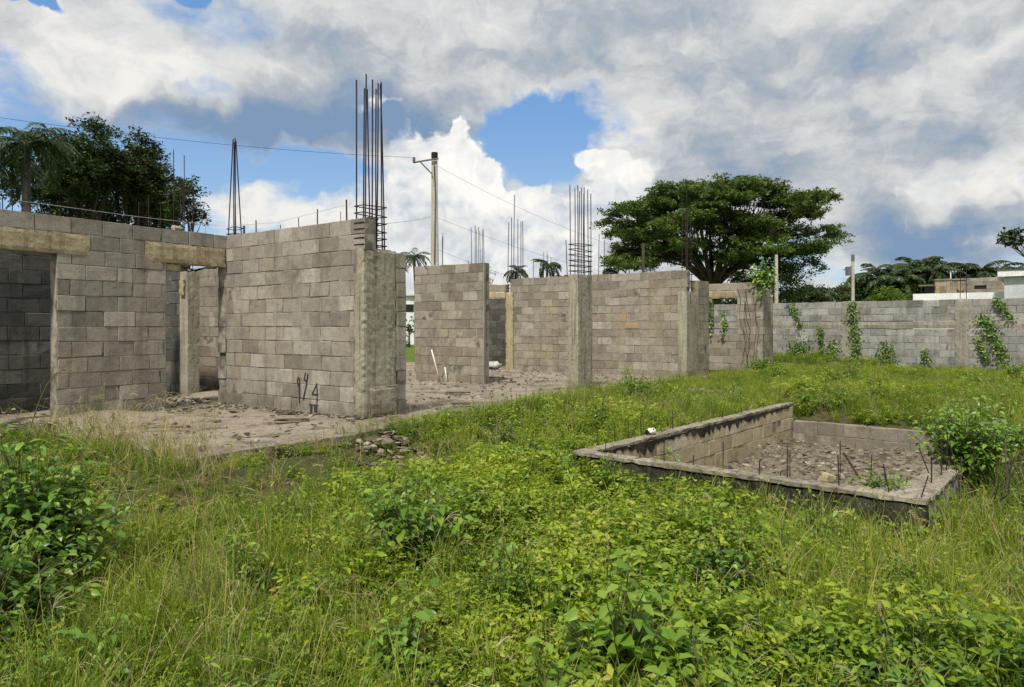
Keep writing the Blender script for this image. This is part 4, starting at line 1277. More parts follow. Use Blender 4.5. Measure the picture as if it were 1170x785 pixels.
NAT = [(-1.9, 3.1), (-1.1, 2.7), (.0, 3.9), (-.2, 5.4), (.5, 5.7), (1.2, 5.0), (1.9, 3.3), (2.3, 4.1), (1.5, 2.75), (2.9, 3.3), (-1.6, 4.2), (-.9, 6.0), (.3, 6.6), (2.1, 4.9), (-2.2, 5.2), (.9, 3.6), (1.2, 9.4), (-.1, 8.4), (1.9, 9.9), (3.1, 11.4), (4.0, 12.6), (.9, 10.9)]
for i, (x, y) in enumerate(NAT):
    shrub('weed_clump', (x, y, gz(x, y)), R.uniform(.2, .34), R.uniform(.34, .62), 24, R.choice((.045, .055, .065)), R.choice((M_bushlt, M_vine, M_bushlt)), 'loose clump of taller weeds standing out of the ground cover',
          seed=300 + i, dens=16, ratio=R.choice((.36, .45, .5)), cat='weeds', group='taller weed clumps in the ground cover')
for i, (x, y, h_, lb) in enumerate(((3.05, 4.0, .45, 'feathery weed clump beyond the largest glossy plant'), (3.8, 5.1, .5, 'tall weeds standing beside the front corner of the pit'),
                                    (5.1, 6.6, .5, 'thick weeds beside the vine tangle'), (-1.75, 5.4, .45, 'yellow-green weed clump below the slab edge'))):
    shrub('weed_clump', (x, y, gz(x, y)), .32, h_, 30, .05, M_bushlt, lb, seed=30 + i, dens=16, ratio=.4, cat='weeds')


# creepers hanging on the boundary wall and the window wall
def wall_vine(name, origin, rz, pts, spread, n, leaf, label):
    rt = empty(name, origin, rz, label, 'vine', 'creepers on the block walls')
    rg = np.random.default_rng(int(abs(pts[0][0]) * 100) + n)
    pts = np.array(pts, float); k = np.linspace(0, 1, len(pts))
    st, lf = MB(), MB()
    kk = rg.random(n)
    Q = np.stack([np.interp(kk, k, pts[:, 0]) + rg.normal(0, spread, n), -rg.uniform(.02, .12, n), np.interp(kk, k, pts[:, 1]) + rg.normal(0, spread, n)], 1)
    A = np.stack([rg.normal(0, 1, n), -rg.uniform(.0, .6, n), rg.uniform(-1, .3, n)], 1)
    lf.leaves(Q, A, np.array([[0, -1., .5]]) + rg.normal(0, .4, (n, 3)), leaf * rg.uniform(.6, 1.3, n), leaf * .6, .2, .1)
    st.tube([(p[0], -.03, p[1]) for p in pts], .012, 4)
    st.build('stem', M_stem, rt); lf.build('foliage', M_bush, rt)
nz = math.atan2(d_.y, d_.x)
def bn(px, z, Yg=None):  # local s on the boundary wall
    return n_s(px)
for pts_, sp, n, lb in (
    ([(n_s(977), .2), (n_s(979), .8), (n_s(975), 1.3), (n_s(974), 1.95)], .09, 320, 'creeper running the full height of the wall beside the nearer pole pilaster'),
    ([(n_s(1148), .2), (n_s(1142), .7), (n_s(1135), 1.05), (n_s(1128), 1.25), (n_s(1122), 1.5)], .10, 360, 'thick diagonal creeper under the white building'),
    ([(n_s(1138), 1.95), (n_s(1146), 1.75), (n_s(1158), 1.4)], .05, 130, 'short creeper hanging from the wall top under the white building'),
    ([(n_s(1118), .9), (n_s(1124), .5), (n_s(1128), .3)], .06, 120, 'small creeper low on the wall between pilaster and diagonal creeper'),
    ([(n_s(904), 1.9), (n_s(910), 1.6), (n_s(916), 1.2)], .05, 110, 'thin creeper dangling from the wall top near the window wall'),
    ([(n_s(938), .3), (n_s(939), 1.2)], .05, 110, 'narrow upright creeper between the window wall and the first pilaster'),
    ([(n_s(912), .2), (n_s(915), .7)], .22, 300, 'leafy mound of creeper at the foot of the wall by the window wall'),
    ([(n_s(1012), .2), (n_s(1014), .6)], .14, 160, 'low creeper mound at the wall foot midway between pilasters'),
    ([(n_s(950), .2), (n_s(953), .75)], .10, 110, 'low creeper mound just before the first pilaster'),
    ([(n_s(1058), .2), (n_s(1057), .5)], .08, 60, 'small creeper mound before the pilaster with rebars')):
    wall_vine('creeper', (N0[0], N0[1], 0), nz, pts_, sp * .9, int(n * 1.2), .072, lb)
mz = math.atan2(A_DIR.y, A_DIR.x)
wall_vine('creeper', (M0[0], M0[1], 0), mz, [(.26, 1.0), (.25, 1.5), (.24, 1.95)], .04, 90, .08, 'creeper hanging down one jamb of the window opening')
wall_vine('creeper', (M0[0], M0[1], 0), mz, [(.66, 1.0), (.68, 1.3), (.66, 1.6)], .04, 80, .08, 'creeper rising through the middle of the window opening')
wall_vine('creeper', (M0[0] + 1.38, M0[1] - .97, 0), mz, [(0, 2.35), (.0, 2.7)], .16, 240, .11, 'bright yellow-green creeper sprouting on top of the window wall')

# low fronds beyond the pit
for i in range(14):
    x = R.uniform(5.2, 12.5); y = R.uniform(11.5, 17.5)
    shrub('weed_clump', (x, y, gz(x, y)), R.uniform(.3, .55), R.uniform(.35, .6), 26, .10, R.choice([M_bushlt, M_weed]), 'fresh green weed clump in the open field beyond the pit',
          seed=60 + i, dens=10, ratio=.4, cat='weeds', group='weed clumps in the field beyond the pit')


# ------------------------------------------------------------------ trees
def tree(name, base, pads, leaf, nleaf, mat, label, trunk_r, fork=.35, lean=(0, 0), group=None, ratio=.5, seed=0, limbs=7, bark=None, fl=.35, up=1.0, dens=1.0, sparse=1.0):
    """pads: list of (x, y, z, rx, rz) relative to the base"""
    rg = np.random.default_rng(seed)
    rt = empty(name, base, 0, label, 'tree', group)
    pads = np.array(pads, float)
    top = pads[:, 2].max()
    fz = top * fork
    f0 = np.array([lean[0], lean[1], fz])
    tr = MB()
    tr.tube([(0, 0, -.3), (lean[0] * .1, lean[1] * .1, fz * .35), (lean[0] * .5, lean[1] * .5, fz * .7), tuple(f0)], [trunk_r * 1.35, trunk_r, trunk_r * .85, trunk_r * .8], 9)
    # limbs by azimuth
    an = np.arctan2(pads[:, 1] - f0[1], pads[:, 0] - f0[0])
    rad = np.hypot(pads[:, 0] - f0[0], pads[:, 1] - f0[1])
    bins = ((an + math.pi) / (2 * math.pi) * limbs + rg.uniform(0, 1)).astype(int) % limbs
    for b_ in range(limbs):
        ix = np.where(bins == b_)[0]
        if len(ix) == 0: continue
        tgt = pads[ix].mean(0)[:3] * np.array([1.0, 1.0, .96])
        mid = f0 + (tgt - f0) * .5 + np.array([0, 0, (top - fz) * .06]) + rg.normal(0, .15, 3)
        ks = np.linspace(0, 1, 7)[:, None]
        main = (1 - ks) ** 2 * f0 + 2 * ks * (1 - ks) * mid + ks ** 2 * tgt
        tr.tube(main, np.linspace(trunk_r * .55, trunk_r * .2, 7), 6)
        if sparse < 1: ix = ix[rg.random(len(ix)) < sparse]
        for i in ix:
            p = pads[i][:3].copy(); p[2] -= pads[i][4] * .3
            j = rg.integers(2, 6); s0 = main[j]
            m2 = (s0 + p) / 2 + np.array([0, 0, np.linalg.norm(p - s0) * .08]) + rg.normal(0, .12, 3)
            k2 = np.linspace(0, 1, 5)[:, None]
            br = (1 - k2) ** 2 * s0 + 2 * k2 * (1 - k2) * m2 + k2 ** 2 * p
            tr.tube(br, np.linspace(trunk_r * .16, trunk_r * .035, 5), 4, cap=False)
    tr.build('trunk', bark or M_bark, rt, True)
    lf = MB()
    for x, y, z, rx, rz in pads:
        # sub-clusters make the outline uneven
        m_ = 7
        cc = rg.normal(0, .5, (m_, 3)) * np.array([rx, rx, rz])
        n = int(nleaf * rx * rx * dens)
        w_ = rg.integers(0, m_, n)
        v = rg.normal(0, 1, (n, 3)); v /= np.linalg.norm(v, axis=1, keepdims=True)
        v *= rg.random((n, 1)) ** .4
        P = cc[w_] + v * np.array([rx * .48, rx * .48, rz * .55]) + np.array([x, y, z])
        A = rg.normal(0, 1, (n, 3)); A[:, 2] *= .5
        Nn = np.array([[0, 0, up]]) + rg.normal(0, .55, (n, 3))
        t = np.clip(.5 + rg.normal(0, .13, m_)[w_] + rg.normal(0, .18, n), 0, 1)
        l_ = leaf * rg.uniform(.6, 1.4, n)
        lf.leaves(P, A, Nn, l_, l_ * ratio, .1, t=t, simple=True)
    lf.build('crown', mat, rt)
    return rt


def at(px, Y): return (px - CX) / FPX * Y


# the wide umbrella tree
rg = np.random.default_rng(5)
Yt = 60.0; k60 = Yt / FPX
pads = []
cx0 = at(822, Yt)
# silhouette (px, top y, bottom y of the leafy mass)
sil = [(690, 262, 296), (700, 248, 306), (720, 234, 298), (745, 222, 292), (770, 212, 288), (800, 206, 282), (830, 208, 284), (860, 208, 282), (890, 218, 286), (915, 226, 300), (935, 240, 290), (952, 250, 262)]
sx_, st_, sb_ = zip(*sil)
for i in range(116):            # leafy plates, each a flat cluster of pads
    px = rg.uniform(712, 930) if i > 23 else 706 + i * 9.7
    ty = np.interp(px, sx_, st_); by = np.interp(px, sx_, sb_)
    X = at(px, Yt) - cx0
    dy = rg.uniform(-1, .8) * math.sqrt(max(.02, 1 - (X / 10.2) ** 2)) * 8.0
    u_ = 0 if i <= 23 else rg.random() ** 1.1
    if i <= 23: dy = rg.uniform(-2.5, 2.5)
    py = ty + (by - ty) * u_ + rg.uniform(-3, 7)
    zc = H + (HY - py) * k60 - .35
    zc = 6 + (zc - 6) * (1 - (dy / 12.) ** 2 * .4)
    pr_ = rg.uniform(1.1, 2.0)
    for j in range(int(4 + pr_ * 2.5)):
        a_, r_ = rg.uniform(0, 6.28), pr_ * math.sqrt(rg.random())
        pads.append((X + r_ * math.cos(a_), dy + r_ * math.sin(a_), zc - .10 * r_ * r_ + rg.uniform(-.15, .15), rg.uniform(.6, 1.0), .34))
for i in range(46):          # lower skirt on one side
    px = rg.uniform(838, 925); py = rg.uniform(290, 343)
    if px > 900 and py > 315: px -= 22
    pads.append((at(px, Yt) - cx0, rg.uniform(-3, 3), H + (HY - py) * k60 - .2, rg.uniform(.8, 1.2), .8))
tree('umbrella_tree', (cx0, Yt, .1), pads, .23, 300, M_saman, 'huge spreading umbrella-shaped tree above the tan block wall', .46, .33, (-.6, 0), seed=3, limbs=13, fl=.3, sparse=.22)

# the dark trees behind the doorway wall
def blob_tree(px0, px1, ytop, ybot, Y, label, seed, n=60, leaf=.19, nleaf=150, mat=None, name='broadleaf_tree', r=(.55, .95), zfl=.65, trunk=.2, fork=.4, lean=(0, 0), dep=.8, group=None, base_y=None, hollow=.0, dens=4.6):
    rg = np.random.default_rng(seed); k = Y / FPX
    xc = at((px0 + px1) / 2, Y); hw = (px1 - px0) / 2 * k
    zt = H + (HY - ytop) * k; zb = H + (HY - ybot) * k
    P = []
    while len(P) < n:
        v = rg.uniform(-1, 1, 3)
        q = np.linalg.norm(v)
        if q > 1 or q < hollow: continue
        sc_ = 1.0 + .15 * math.sin(v[0] * 5 + seed) + .1 * math.sin(v[1] * 7)
        r_ = rg.uniform(*r) * hw / 2.2 if hw < 2 else rg.uniform(*r)
        P.append((v[0] * hw * sc_ * .9, v[1] * hw * dep, (zt + zb) / 2 + v[2] * (zt - zb) / 2 * .92 * sc_, r_, r_ * zfl))
    return tree(name, (xc, Y, .1), P, leaf, nleaf, mat or M_tree, label, trunk, fork, lean, group, seed=seed, limbs=6, dens=dens)


blob_tree(52, 150, 143, 236, 34, 'tall dark rounded tree between the palm and the broad dark tree', 101, 62, .17, 120, M_tree, trunk=.16, fork=.35)
blob_tree(108, 196, 160, 250, 36, 'broad dark olive tree rising in the middle of the tree group', 102, 66, .17, 125, M_tree2, trunk=.18, fork=.3)
blob_tree(160, 216, 182, 262, 38, 'narrower dark tree beside the pair of tall bare rebars', 103, 36, .18, 110, M_tree, trunk=.12, fork=.4)
blob_tree(188, 236, 205, 268, 33, 'lowest bushy tree at the outer end of the tree group', 104, 36, .16, 120, M_tree2, trunk=.12, fork=.3)
blob_tree(18, 118, 164, 262, 37, 'open tree showing sky between its lower branches behind the palm', 105, 60, .17, 110, M_tree, trunk=.12, fork=.3)
blob_tree(70, 215, 225, 285, 40, 'dark undergrowth tree low behind the wall top', 106, 44, .2, 110, M_tree, trunk=.12, fork=.3)


def palm(px, ytop, Y, label, seed, frond=2.4, n=18, trunk=.16, group=None, mat=None, ybase=None, droop=1.0, royal=False):
    rg = np.random.default_rng(seed); k = Y / FPX
    x = at(px, Y); zt = H + (HY - ytop) * k - frond * .42
    rt = empty('palm_tree', (x, Y, .1), 0, label, 'palm', group)
    tr = MB(); zz = zt - .1
    ln = rg.uniform(-.3, .3)
    tr.tube([(0, 0, -.3), (ln * .3, 0, zz * .4), (ln, 0, zz)], [trunk * 1.2, trunk, trunk * .8], 8)
    tr.build('trunk', M_barkpale, rt, True)
    lf = MB()
    for i in range(n):
        a = i * 2.399 + rg.uniform(-.2, .2); e = rg.uniform(-.2, 1.25) if not royal else rg.uniform(-.3, 1.4)
        L = frond * rg.uniform(.8, 1.1); m_ = 22
        ks = np.linspace(0, 1, m_)
        hd = np.array([math.cos(a), math.sin(a), 0])
        # arc: starts at elevation e, bends down
        el = e - ks * (1.5 + .5 * (1.25 - e)) * droop
        dx = np.cumsum(np.cos(el)) / m_ * L; dz = np.cumsum(np.sin(el)) / m_ * L
        P = np.array([ln, 0, zz])[None] + hd[None] * dx[:, None] + np.array([[0, 0, 1.]]) * dz[:, None]
        lf.tube(P, np.linspace(.03, .008, m_) * frond / 2.4, 4, t=.5, cap=False)
        side = np.array([-hd[1], hd[0], 0])
        tang = np.gradient(P, axis=0); tang /= np.linalg.norm(tang, axis=1, keepdims=True)
        for s_ in (-1, 1):
            for sub in (0, .5):
                Q = P[2:] + (tang[2:] * L / m_ * sub)
                q = len(Q)
                A = side[None] * s_ + tang[2:] * .55 + np.array([[0, 0, -.35]]) + rg.normal(0, .12, (q, 3))
                ll = frond * .24 * np.sin(np.clip(ks[2:] * 1.02, .12, 1) * 2.9 + .15).clip(.25, 1)
                lf.leaves(Q, A, np.array([[0, 0, 1.]]) + rg.normal(0, .3, (q, 3)), ll, .055 * frond / 2.4 * max(1, Y / 35), .3, t=rg.uniform(.1, .9, q), simple=True)
    lf.build('crown', mat or M_palm, rt)
    return rt


palm(30, 140, 26, 'royal palm with drooping fronds at the outer edge of the dark trees', 1, 2.0, 34, .17, droop=1.0)
palm(-4, 168, 27, 'second royal palm partly cut by the edge of the view', 2, 1.9, 30, .16, droop=1.0)
palm(478, 284, 40, 'palm peeking out between the plastered pier and the free-standing wall', 3, 1.2, 18, .1)
palm(586, 302, 62, 'small distant palm over the dark doorway', 4, 1.5, 18, .12)
palm(623, 294, 60, 'distant palm above the long tan wall under the small rebar cluster', 5, 1.7, 20, .12)
palm(645, 312, 80, 'tiny distant palm close to the free-standing column', 6, 1.6, 16, .12)
palm(700, 300, 62, 'palm standing under the outer edge of the umbrella tree', 7, 1.6, 18, .12)
for i, (px, yt, fr) in enumerate(((935, 322, 3.0), (1000, 303, 4.2), (1022, 306, 3.6), (1047, 291, 4.6), (1068, 300, 3.4), (1095, 308, 3.4), (1118, 298, 3.6), (1140, 298, 3.2), (1158, 300, 3.2), (912, 326, 3.0))):
    palm(px, yt, 78 + (i * 7) % 13, ['low palm among the far scrub next to the white gabled house', 'palm next to the pole with the transformer', 'dark palm merging with the far tree clump', 'tallest far palm over the dark tree clump',
         'palm behind the white vent pipe', 'short palm rising over the unfinished house', 'palm above the unfinished house roof middle', 'palm touching the white building roof corner', 'palm just behind the white building roof', 'little palm under the umbrella tree edge'][i],
         20 + i, fr, 20, .2, 'far palms on the skyline')
for i, (a_, b_, yt, yb, Y, lb) in enumerate(((930, 968, 335, 352, 84, 'low olive scrub tree behind the white roof strip'), (975, 1010, 316, 350, 82, 'dark round tree beside the pole with the transformer'),
        (1005, 1045, 312, 352, 80, 'broad dark tree in the far clump'), (1035, 1075, 302, 350, 83, 'highest dark tree of the far clump'), (1060, 1110, 312, 345, 92, 'dark tree line piece behind the unfinished house'),
        (1100, 1150, 314, 345, 95, 'dark tree behind the unfinished house and white building'), (915, 945, 335, 352, 76, 'small dark tree beside the white gabled house'), (1140, 1185, 310, 345, 97, 'dark tree behind the white building'), (950, 985, 328, 350, 90, 'pale hazy tree between the two concrete poles'))):
    blob_tree(a_, b_, yt, yb, Y, lb, 200 + i, 30, .32, 45, M_tree if i % 2 else M_tree2, name='distant_tree', r=(1.0, 1.6), trunk=.2, group='dark trees on the far skyline')
blob_tree(960, 975, 318, 346, 55, 'bright young tree next to the pole with the transformer', 230, 12, .2, 60, M_yel, name='young_tree', trunk=.05)
blob_tree(992, 1040, 334, 350, 56, 'bright green shrub row just above the boundary wall', 231, 26, .2, 60, M_yel, name='young_tree', trunk=.05)
blob_tree(872, 892, 300, 338, 26, 'light green sapling above the end of the window wall', 232, 10, .13, 90, M_yel, name='young_tree', trunk=.03)
blob_tree(1147, 1250, 250, 296, 20, 'dark leafy branch tip entering from outside above the white building', 233, 30, .13, 300, M_tree, name='overhanging_tree', r=(.3, .5), trunk=.09, fork=.5)
blob_tree(553, 566, 308, 330, 60, 'little green tree top over the low wall with the yellow lintel', 234, 8, .2, 60, M_tree2, name='distant_tree', trunk=.06)
blob_tree(455, 480, 360, 410, 40, 'dark bush seen through the gap beside the plastered pier', 235, 12, .2, 80, M_tree, name='garden_shrub', trunk=.06)
blob_tree(800, 858, 334, 362, 42, 'dark foliage seen through the top of the window opening', 236, 22, .2, 70, M_tree, name='garden_shrub', trunk=.06)
# far wood behind everything
mb = MB(); rg = np.random.default_rng(77)
P = []
for i in range(5200):
    a = rg.uniform(-60, 62); r = rg.uniform(100, 130)
    x, y = r * math.sin(math.radians(a)), r * math.cos(math.radians(a))
    hh = 2.6 + 1.6 * float(vnoise(np.array(a * 1.3), np.array(3.), 3.0, 9)) + .8 * float(vnoise(np.array(a * 1.3), np.array(8.), .8, 10))
    P.append((x, y, rg.uniform(.2, hh)))
P = np.array(P); n = len(P)
P = np.repeat(P, 9, 0) + rg.normal(0, .7, (n * 9, 3)) * np.array([1, 1, .5]); n = len(P)
mb.leaves(P, rg.normal(0, 1, (n, 3)), np.array([[0, -.4, 1.]]) + rg.normal(0, .6, (n, 3)), .9, .6, .1, simple=True)
o = mb.build('far_woods', M_tree); tag(o, 'low dark belt of far-off woods along the horizon', kind='stuff')

# ------------------------------------------------------------------ poles and wires
def pole(px, ytop, Y, r0, label, arm=False, extra=None):
    x = at(px, Y); zt = H + (HY - ytop) * Y / FPX
    rt = empty('utility_pole', (x, Y, 0), 0, label, 'pole', 'concrete utility poles')
    mb = MB(); mb.box((-r0, -r0, -.3), (r0, r0, .1)); 
    ks = [0, 1]
    V = []
    for z, q in ((-.3, r0 * 1.25), (zt, r0 * .8)): V += [(-q, -q * .8, z), (q, -q * .8, z), (q, q * .8, z), (-q, q * .8, z)]
    mb = MB(); mb.add(V, [(0, 1, 5, 4), (1, 2, 6, 5), (2, 3, 7, 6), (3, 0, 4, 7), (4, 5, 6, 7)])
    mb.build('shaft', M_pole, rt)
    return rt, x, zt
rt, xp, zp = pole(496.5, 181, 34, .17, 'tall tapering concrete pole with a side arm behind the free-standing wall')
mb = MB(); mb.tube([(0, 0, zp - .02), (0, 0, zp + .28)], .16, 8); mb.build('pole_cap', M_black, rt)
mb = MB(); mb.tube([(.22, -.2, zp - .05), (-.45, -.2, zp - .15), (-1.0, -.2, zp - .25)], .045, 5); mb.tube([(-.1, -.2, zp - .8), (-.68, -.2, zp - .2)], .035, 5); mb.build('side_arm', M_galv, rt)
mb = MB(); mb.tube([(-.97, -.2, zp - .25), (-.97, -.2, zp + .0)], .07, 8); mb.build('insulator', M_galv, rt)
mb = MB(); mb.tube([(.0, -.19, zp - .3), (.06, -.21, zp - 1.8), (.02, -.22, zp - 5.2)], .02, 4); mb.build('ground_wire', M_wire, rt)
rt2, x2, z2 = pole(887, 291, 45, .095, 'plain concrete pole in front of the umbrella tree')
rt3, x3, z3 = pole(974.5, 298, 45, .085, 'concrete pole carrying a transformer over the boundary wall')
mb = MB(); mb.tube([(0, 0, z3), (0, 0, z3 + .4)], .1, 6); mb.build('pole_cap', M_galv, rt3)
mb = MB(); mb.tube([(-.35, -.1, z3 - .95), (-.35, -.1, z3 - .4)], .17, 10); mb.tube([(-.6, 0, z3 - .6), (0, 0, z3 - .3)], .04, 4); mb.build('transformer', M_galv, rt3)


def wire(a, b, sag, label, r=.008):
    ks = np.linspace(0, 1, 24)[:, None]
    P = np.array(a) * (1 - ks) + np.array(b) * ks; P[:, 2] -= (4 * sag * ks * (1 - ks))[:, 0]
    mb = MB(); mb.tube(P, r, 4)
    tag(mb.build('power_line', M_wire), label, 'wire', 'overhead wires')
def wp(px, py, Y): return (at(px, Y), Y, H + (HY - py) * Y / FPX)
wire(wp(473, 180, 34), wp(-60, 126, 24), .25, 'thin wire from the pole arm across the open sky over the dark trees')
wire(wp(493, 248, 34), wp(380, 256, 30), .15, 'thin wire leaving the pole half way up behind the tall rebar cage', .007)
wire(wp(493, 290, 34), wp(440, 292, 30), .1, 'lowest thin wire between the pole and the plastered pier', .007)
wire(wp(500, 190, 34), wp(887, 318, 45), 1.2, 'top thin wire descending from the pole towards the umbrella tree', .006)
wire(wp(500, 249, 34), wp(760, 325, 46), .4, 'middle thin wire descending from the pole above the tan wall', .006)
wire(wp(500, 285, 34), wp(640, 330, 42), .2, 'lowest thin wire descending from the pole behind the small rebars', .006)
mb = MB(); mb.tube([(0, 0, 0), (0, 0, H + (HY - 278) * 40 / FPX)], .09, 6)
o = mb.build('dark_post', M_darkwood); o.location = (at(735, 40), 40, 0); tag(o, 'thin dark wooden post under the umbrella tree crown', 'post')
mb = MB()
zt = H + (HY - 288) * 90 / FPX
for dx in (-.35, .35): mb.tube([(dx, 0, 0), (dx * .5, 0, zt)], .07, 4)
for z in np.arange(3, zt, .9): mb.tube([(-.3, 0, z), (.3, 0, z + .5)], .05, 4)
o = mb.build('lattice_mast', M_galv); o.location = (at(717, 90), 90, 0); tag(o, 'faint far lattice mast seen under the umbrella tree', 'mast')

# ------------------------------------------------------------------ far buildings
def bx(parent, name, mat, a, b, jit=0.0):
    mb = MB(); mb.box(a, b, jit=jit); return mb.build(name, mat, parent)
def front(px0, px1, Y):
    """corner, heading and length of a facade square to the line of sight between two bearings"""
    ph = math.atan(((px0 + px1) / 2 - CX) / FPX)
    x0 = at(px0, Y); k1 = (px1 - CX) / FPX
    L = (k1 * Y - x0) / (math.cos(ph) + k1 * math.sin(ph))
    return (x0, Y, 0), -ph, L, Y - L * math.sin(ph) / 2
loc, rz, wd, Ym = front(1068, 1149, 38.0)
def bz(py): return H + (HY - py) * Ym / FPX
rt = empty('unfinished_house', loc, rz, 'unfinished block house with orange formwork boards behind the boundary wall', 'house')
mb = MB(); rows_blocks(mb, wd, 0, bz(319.5), .2, [(wd * .57, wd * .74, bz(330), bz(325.5))], seed=40); mb.build('wall', M_block_far, rt)
bx = lambda parent, name, mat, a, b: (lambda q: (q.box(a, b), q.build(name, mat, parent))[1])(MB())
bx(rt, 'side_wall', M_block_grey, (0.0, .205, 0), (.2, 4, bz(321)))
bx(rt, 'window', M_glassdark, (wd * .57, .06, bz(330.5)), (wd * .74, .14, bz(325)))
bx(rt, 'roof_slab', M_rim, (-.05, -.04, bz(319.5)), (wd * .45, 4, bz(319.5) + .07))
bx(rt, 'canopy', M_rim, (-.75, -.02, bz(325.5)), (-.06, 1, bz(324)))
bx(rt, 'door', M_glassdark, (-.5, .3, 0), (-.02, .4, bz(326)))
for x_ in (.02, .17, .34):
    bx(rt, 'formwork_board', M_tan_wood, (wd * x_, -.06, bz(337)), (wd * x_ + .16, -.012, bz(321.5)))
for dx in (-.04, .05):
    mb = MB(); mb.tube([(wd * .375, -.1, bz(335)), (wd * (.375 + dx), -.1, bz(328))], .035, 4); mb.build('wooden_brace', M_tan_wood, rt)
mb = MB(); mb.tube([(wd * .23, .5, bz(322)), (wd * .23, .5, bz(310)), (wd * .23 - .12, .5, bz(310))], .03, 5); mb.build('vent_pipe', M_white, rt)
loc, rz, wd, Ym = front(1043, 1152, 33.0)
rt = empty('parapet_wall', loc, rz, 'low white rendered wall running in front of the unfinished house', 'wall')
mb = MB(); mb.rough_box((0, 0, 0), (wd, .2, H + (HY - 334.5) * Ym / FPX), .4, .004); mb.build('wall', M_white, rt)
loc, rz, wd, Ym = front(1147, 1230, 30.0)
rt = empty('white_building', loc, rz, 'white flat-roofed building rising behind the far end of the boundary wall', 'building')
z1_, z2_ = H + (HY - 316.5) * 30 / FPX, H + (HY - 309.5) * 30 / FPX
mb = MB(); mb.rough_box((0, 0, 0), (wd, 5, z1_), .5, .003); mb.build('wall', M_grey_render, rt)
mb = MB(); mb.rough_box((-.22, -.22, z1_ + .003), (wd, 5.2, z2_), .5, .003); mb.build('roof', M_white, rt)
bx(rt, 'roof_edge', M_galv, (-.24, -.24, z2_ + .002), (wd, 5.22, z2_ + .04))
Y = 70.0; k = Y / FPX
rt = empty('white_house', (at(893, Y), Y, 0), 0, 'white gabled house partly hidden by the umbrella tree', 'house')
w_ = at(921, Y) - at(893, Y)
mb = MB(); mb.box((0, 0, 0), (w_ * .86, 5, bz(322))); mb.build('wall', M_white, rt)
mb = MB(); V = [(-.6, -.4, bz(313)), (w_, -.4, bz(320.5)), (w_, -.4, bz(323)), (-.6, -.4, bz(316))]; V2 = [(x, 5.4, z) for x, _, z in V]
mb.add(V + V2, [(0, 3, 2, 1), (4, 5, 6, 7), (0, 1, 5, 4), (1, 2, 6, 5), (2, 3, 7, 6), (3, 0, 4, 7)]); mb.build('roof', M_white, rt)
bx(rt, 'window', M_glassdark, (w_ * .45, -.03, bz(338)), (w_ * .7, .1, bz(331)))
Y = 60.0; k = Y / FPX
rt = empty('metal_roof_shed', (at(928, Y), Y, 0), 0, 'long low shed with a pale metal roof just above the boundary wall', 'shed')
w_ = at(970, Y) - at(928, Y)
bx(rt, 'wall', M_grey_render, (0, 0, 0), (w_, 3, bz(347.5))); bx(rt, 'roof', M_white, (-.1, -.3, bz(347.4)), (w_ + .1, 3.2, bz(342.5)))
Y = 48.0; k = Y / FPX
rt = empty('white_house', (at(452, Y), Y, 0), 0, 'white two-storey house seen in the gap beside the plastered pier', 'house')
w_ = at(473.2, Y) - at(452, Y)
mb = MB(); mb.rough_box((0, 0, 0), (w_, 4, bz(315)), .5, .003); mb.build('wall', M_white, rt)
bx(rt, 'roof', M_grey_render, (-.2, -.2, bz(315) + .002), (w_ + .2, 4.2, bz(313)))
bx(rt, 'window', M_glassdark, (w_ * .3, -.02, bz(345)), (w_ * .98, .1, bz(331)))

# ------------------------------------------------------------------ sky, sun, camera
SUN_AZ = math.atan2(-.35, -.94); SUN_EL = math.radians(58)
w = bpy.data.worlds.new('World'); sc.world = w; w.use_nodes = True
N = NT(w.node_tree)
bg = w.node_tree.nodes['Background']
sky = N.n('ShaderNodeTexSky', sky_type='NISHITA'); sky.sun_disc = False
sky.sun_elevation = SUN_EL; sky.sun_rotation = SUN_AZ
sky.air_density = 1.3; sky.dust_density = .6; sky.ozone_density = 2.0
STR = .1
d = N.n('ShaderNodeTexCoord').outputs['Generated']
d = N.v('NORMALIZE', d)
sp = N.n('ShaderNodeSeparateXYZ'); N.put(sp.inputs[0], d)
az = N.m('ARCTAN2', sp.outputs[0], sp.outputs[1]); el = N.m('ARCSINE', sp.outputs[2])
cb = N.n('ShaderNodeCombineXYZ'); N.put(cb.inputs[0], az); N.put(cb.inputs[1], el)
AE = cb.outputs[0]


def vwarp(vec, scale, amp, seed, det=4, ro=.6):
    n_ = N.noise(N.mapping(vec, loc=(seed, seed * .7, seed * 1.3)), scale, det, ro, color=True)
    return N.v('ADD', vec, N.v('SCALE', N.v('SUBTRACT', n_, (.5, .5, .5)), sc_=amp))


def blobs(vec, lst):
    tot = None
    for cx, cy, rx, ry, rot, amp in lst:
        a = math.atan((cx - CX) / FPX); e = math.atan((HY - cy) / (FPX / math.cos(a)))
        ra = rx / FPX * math.cos(a) ** 2; re = ry / FPX * math.cos(a) * math.cos(e) ** 2
        mp = N.mapping(vec, loc=(a, e, 0), rot=(0, 0, math.radians(rot)), scale=(ra, re, 1), typ='TEXTURE')
        g_ = N.n('ShaderNodeTexGradient', gradient_type='SPHERICAL'); N.put(g_.inputs[0], mp)
        f = N.m('SMOOTH_MIN', g_.outputs['Fac'], .6, .4) if False else N.mapr(g_.outputs['Fac'], 0, .9)
        tot = N.m('MULTIPLY_ADD', f, amp, tot if tot is not None else 0.0)
    return tot



N2D[0] = '2D'
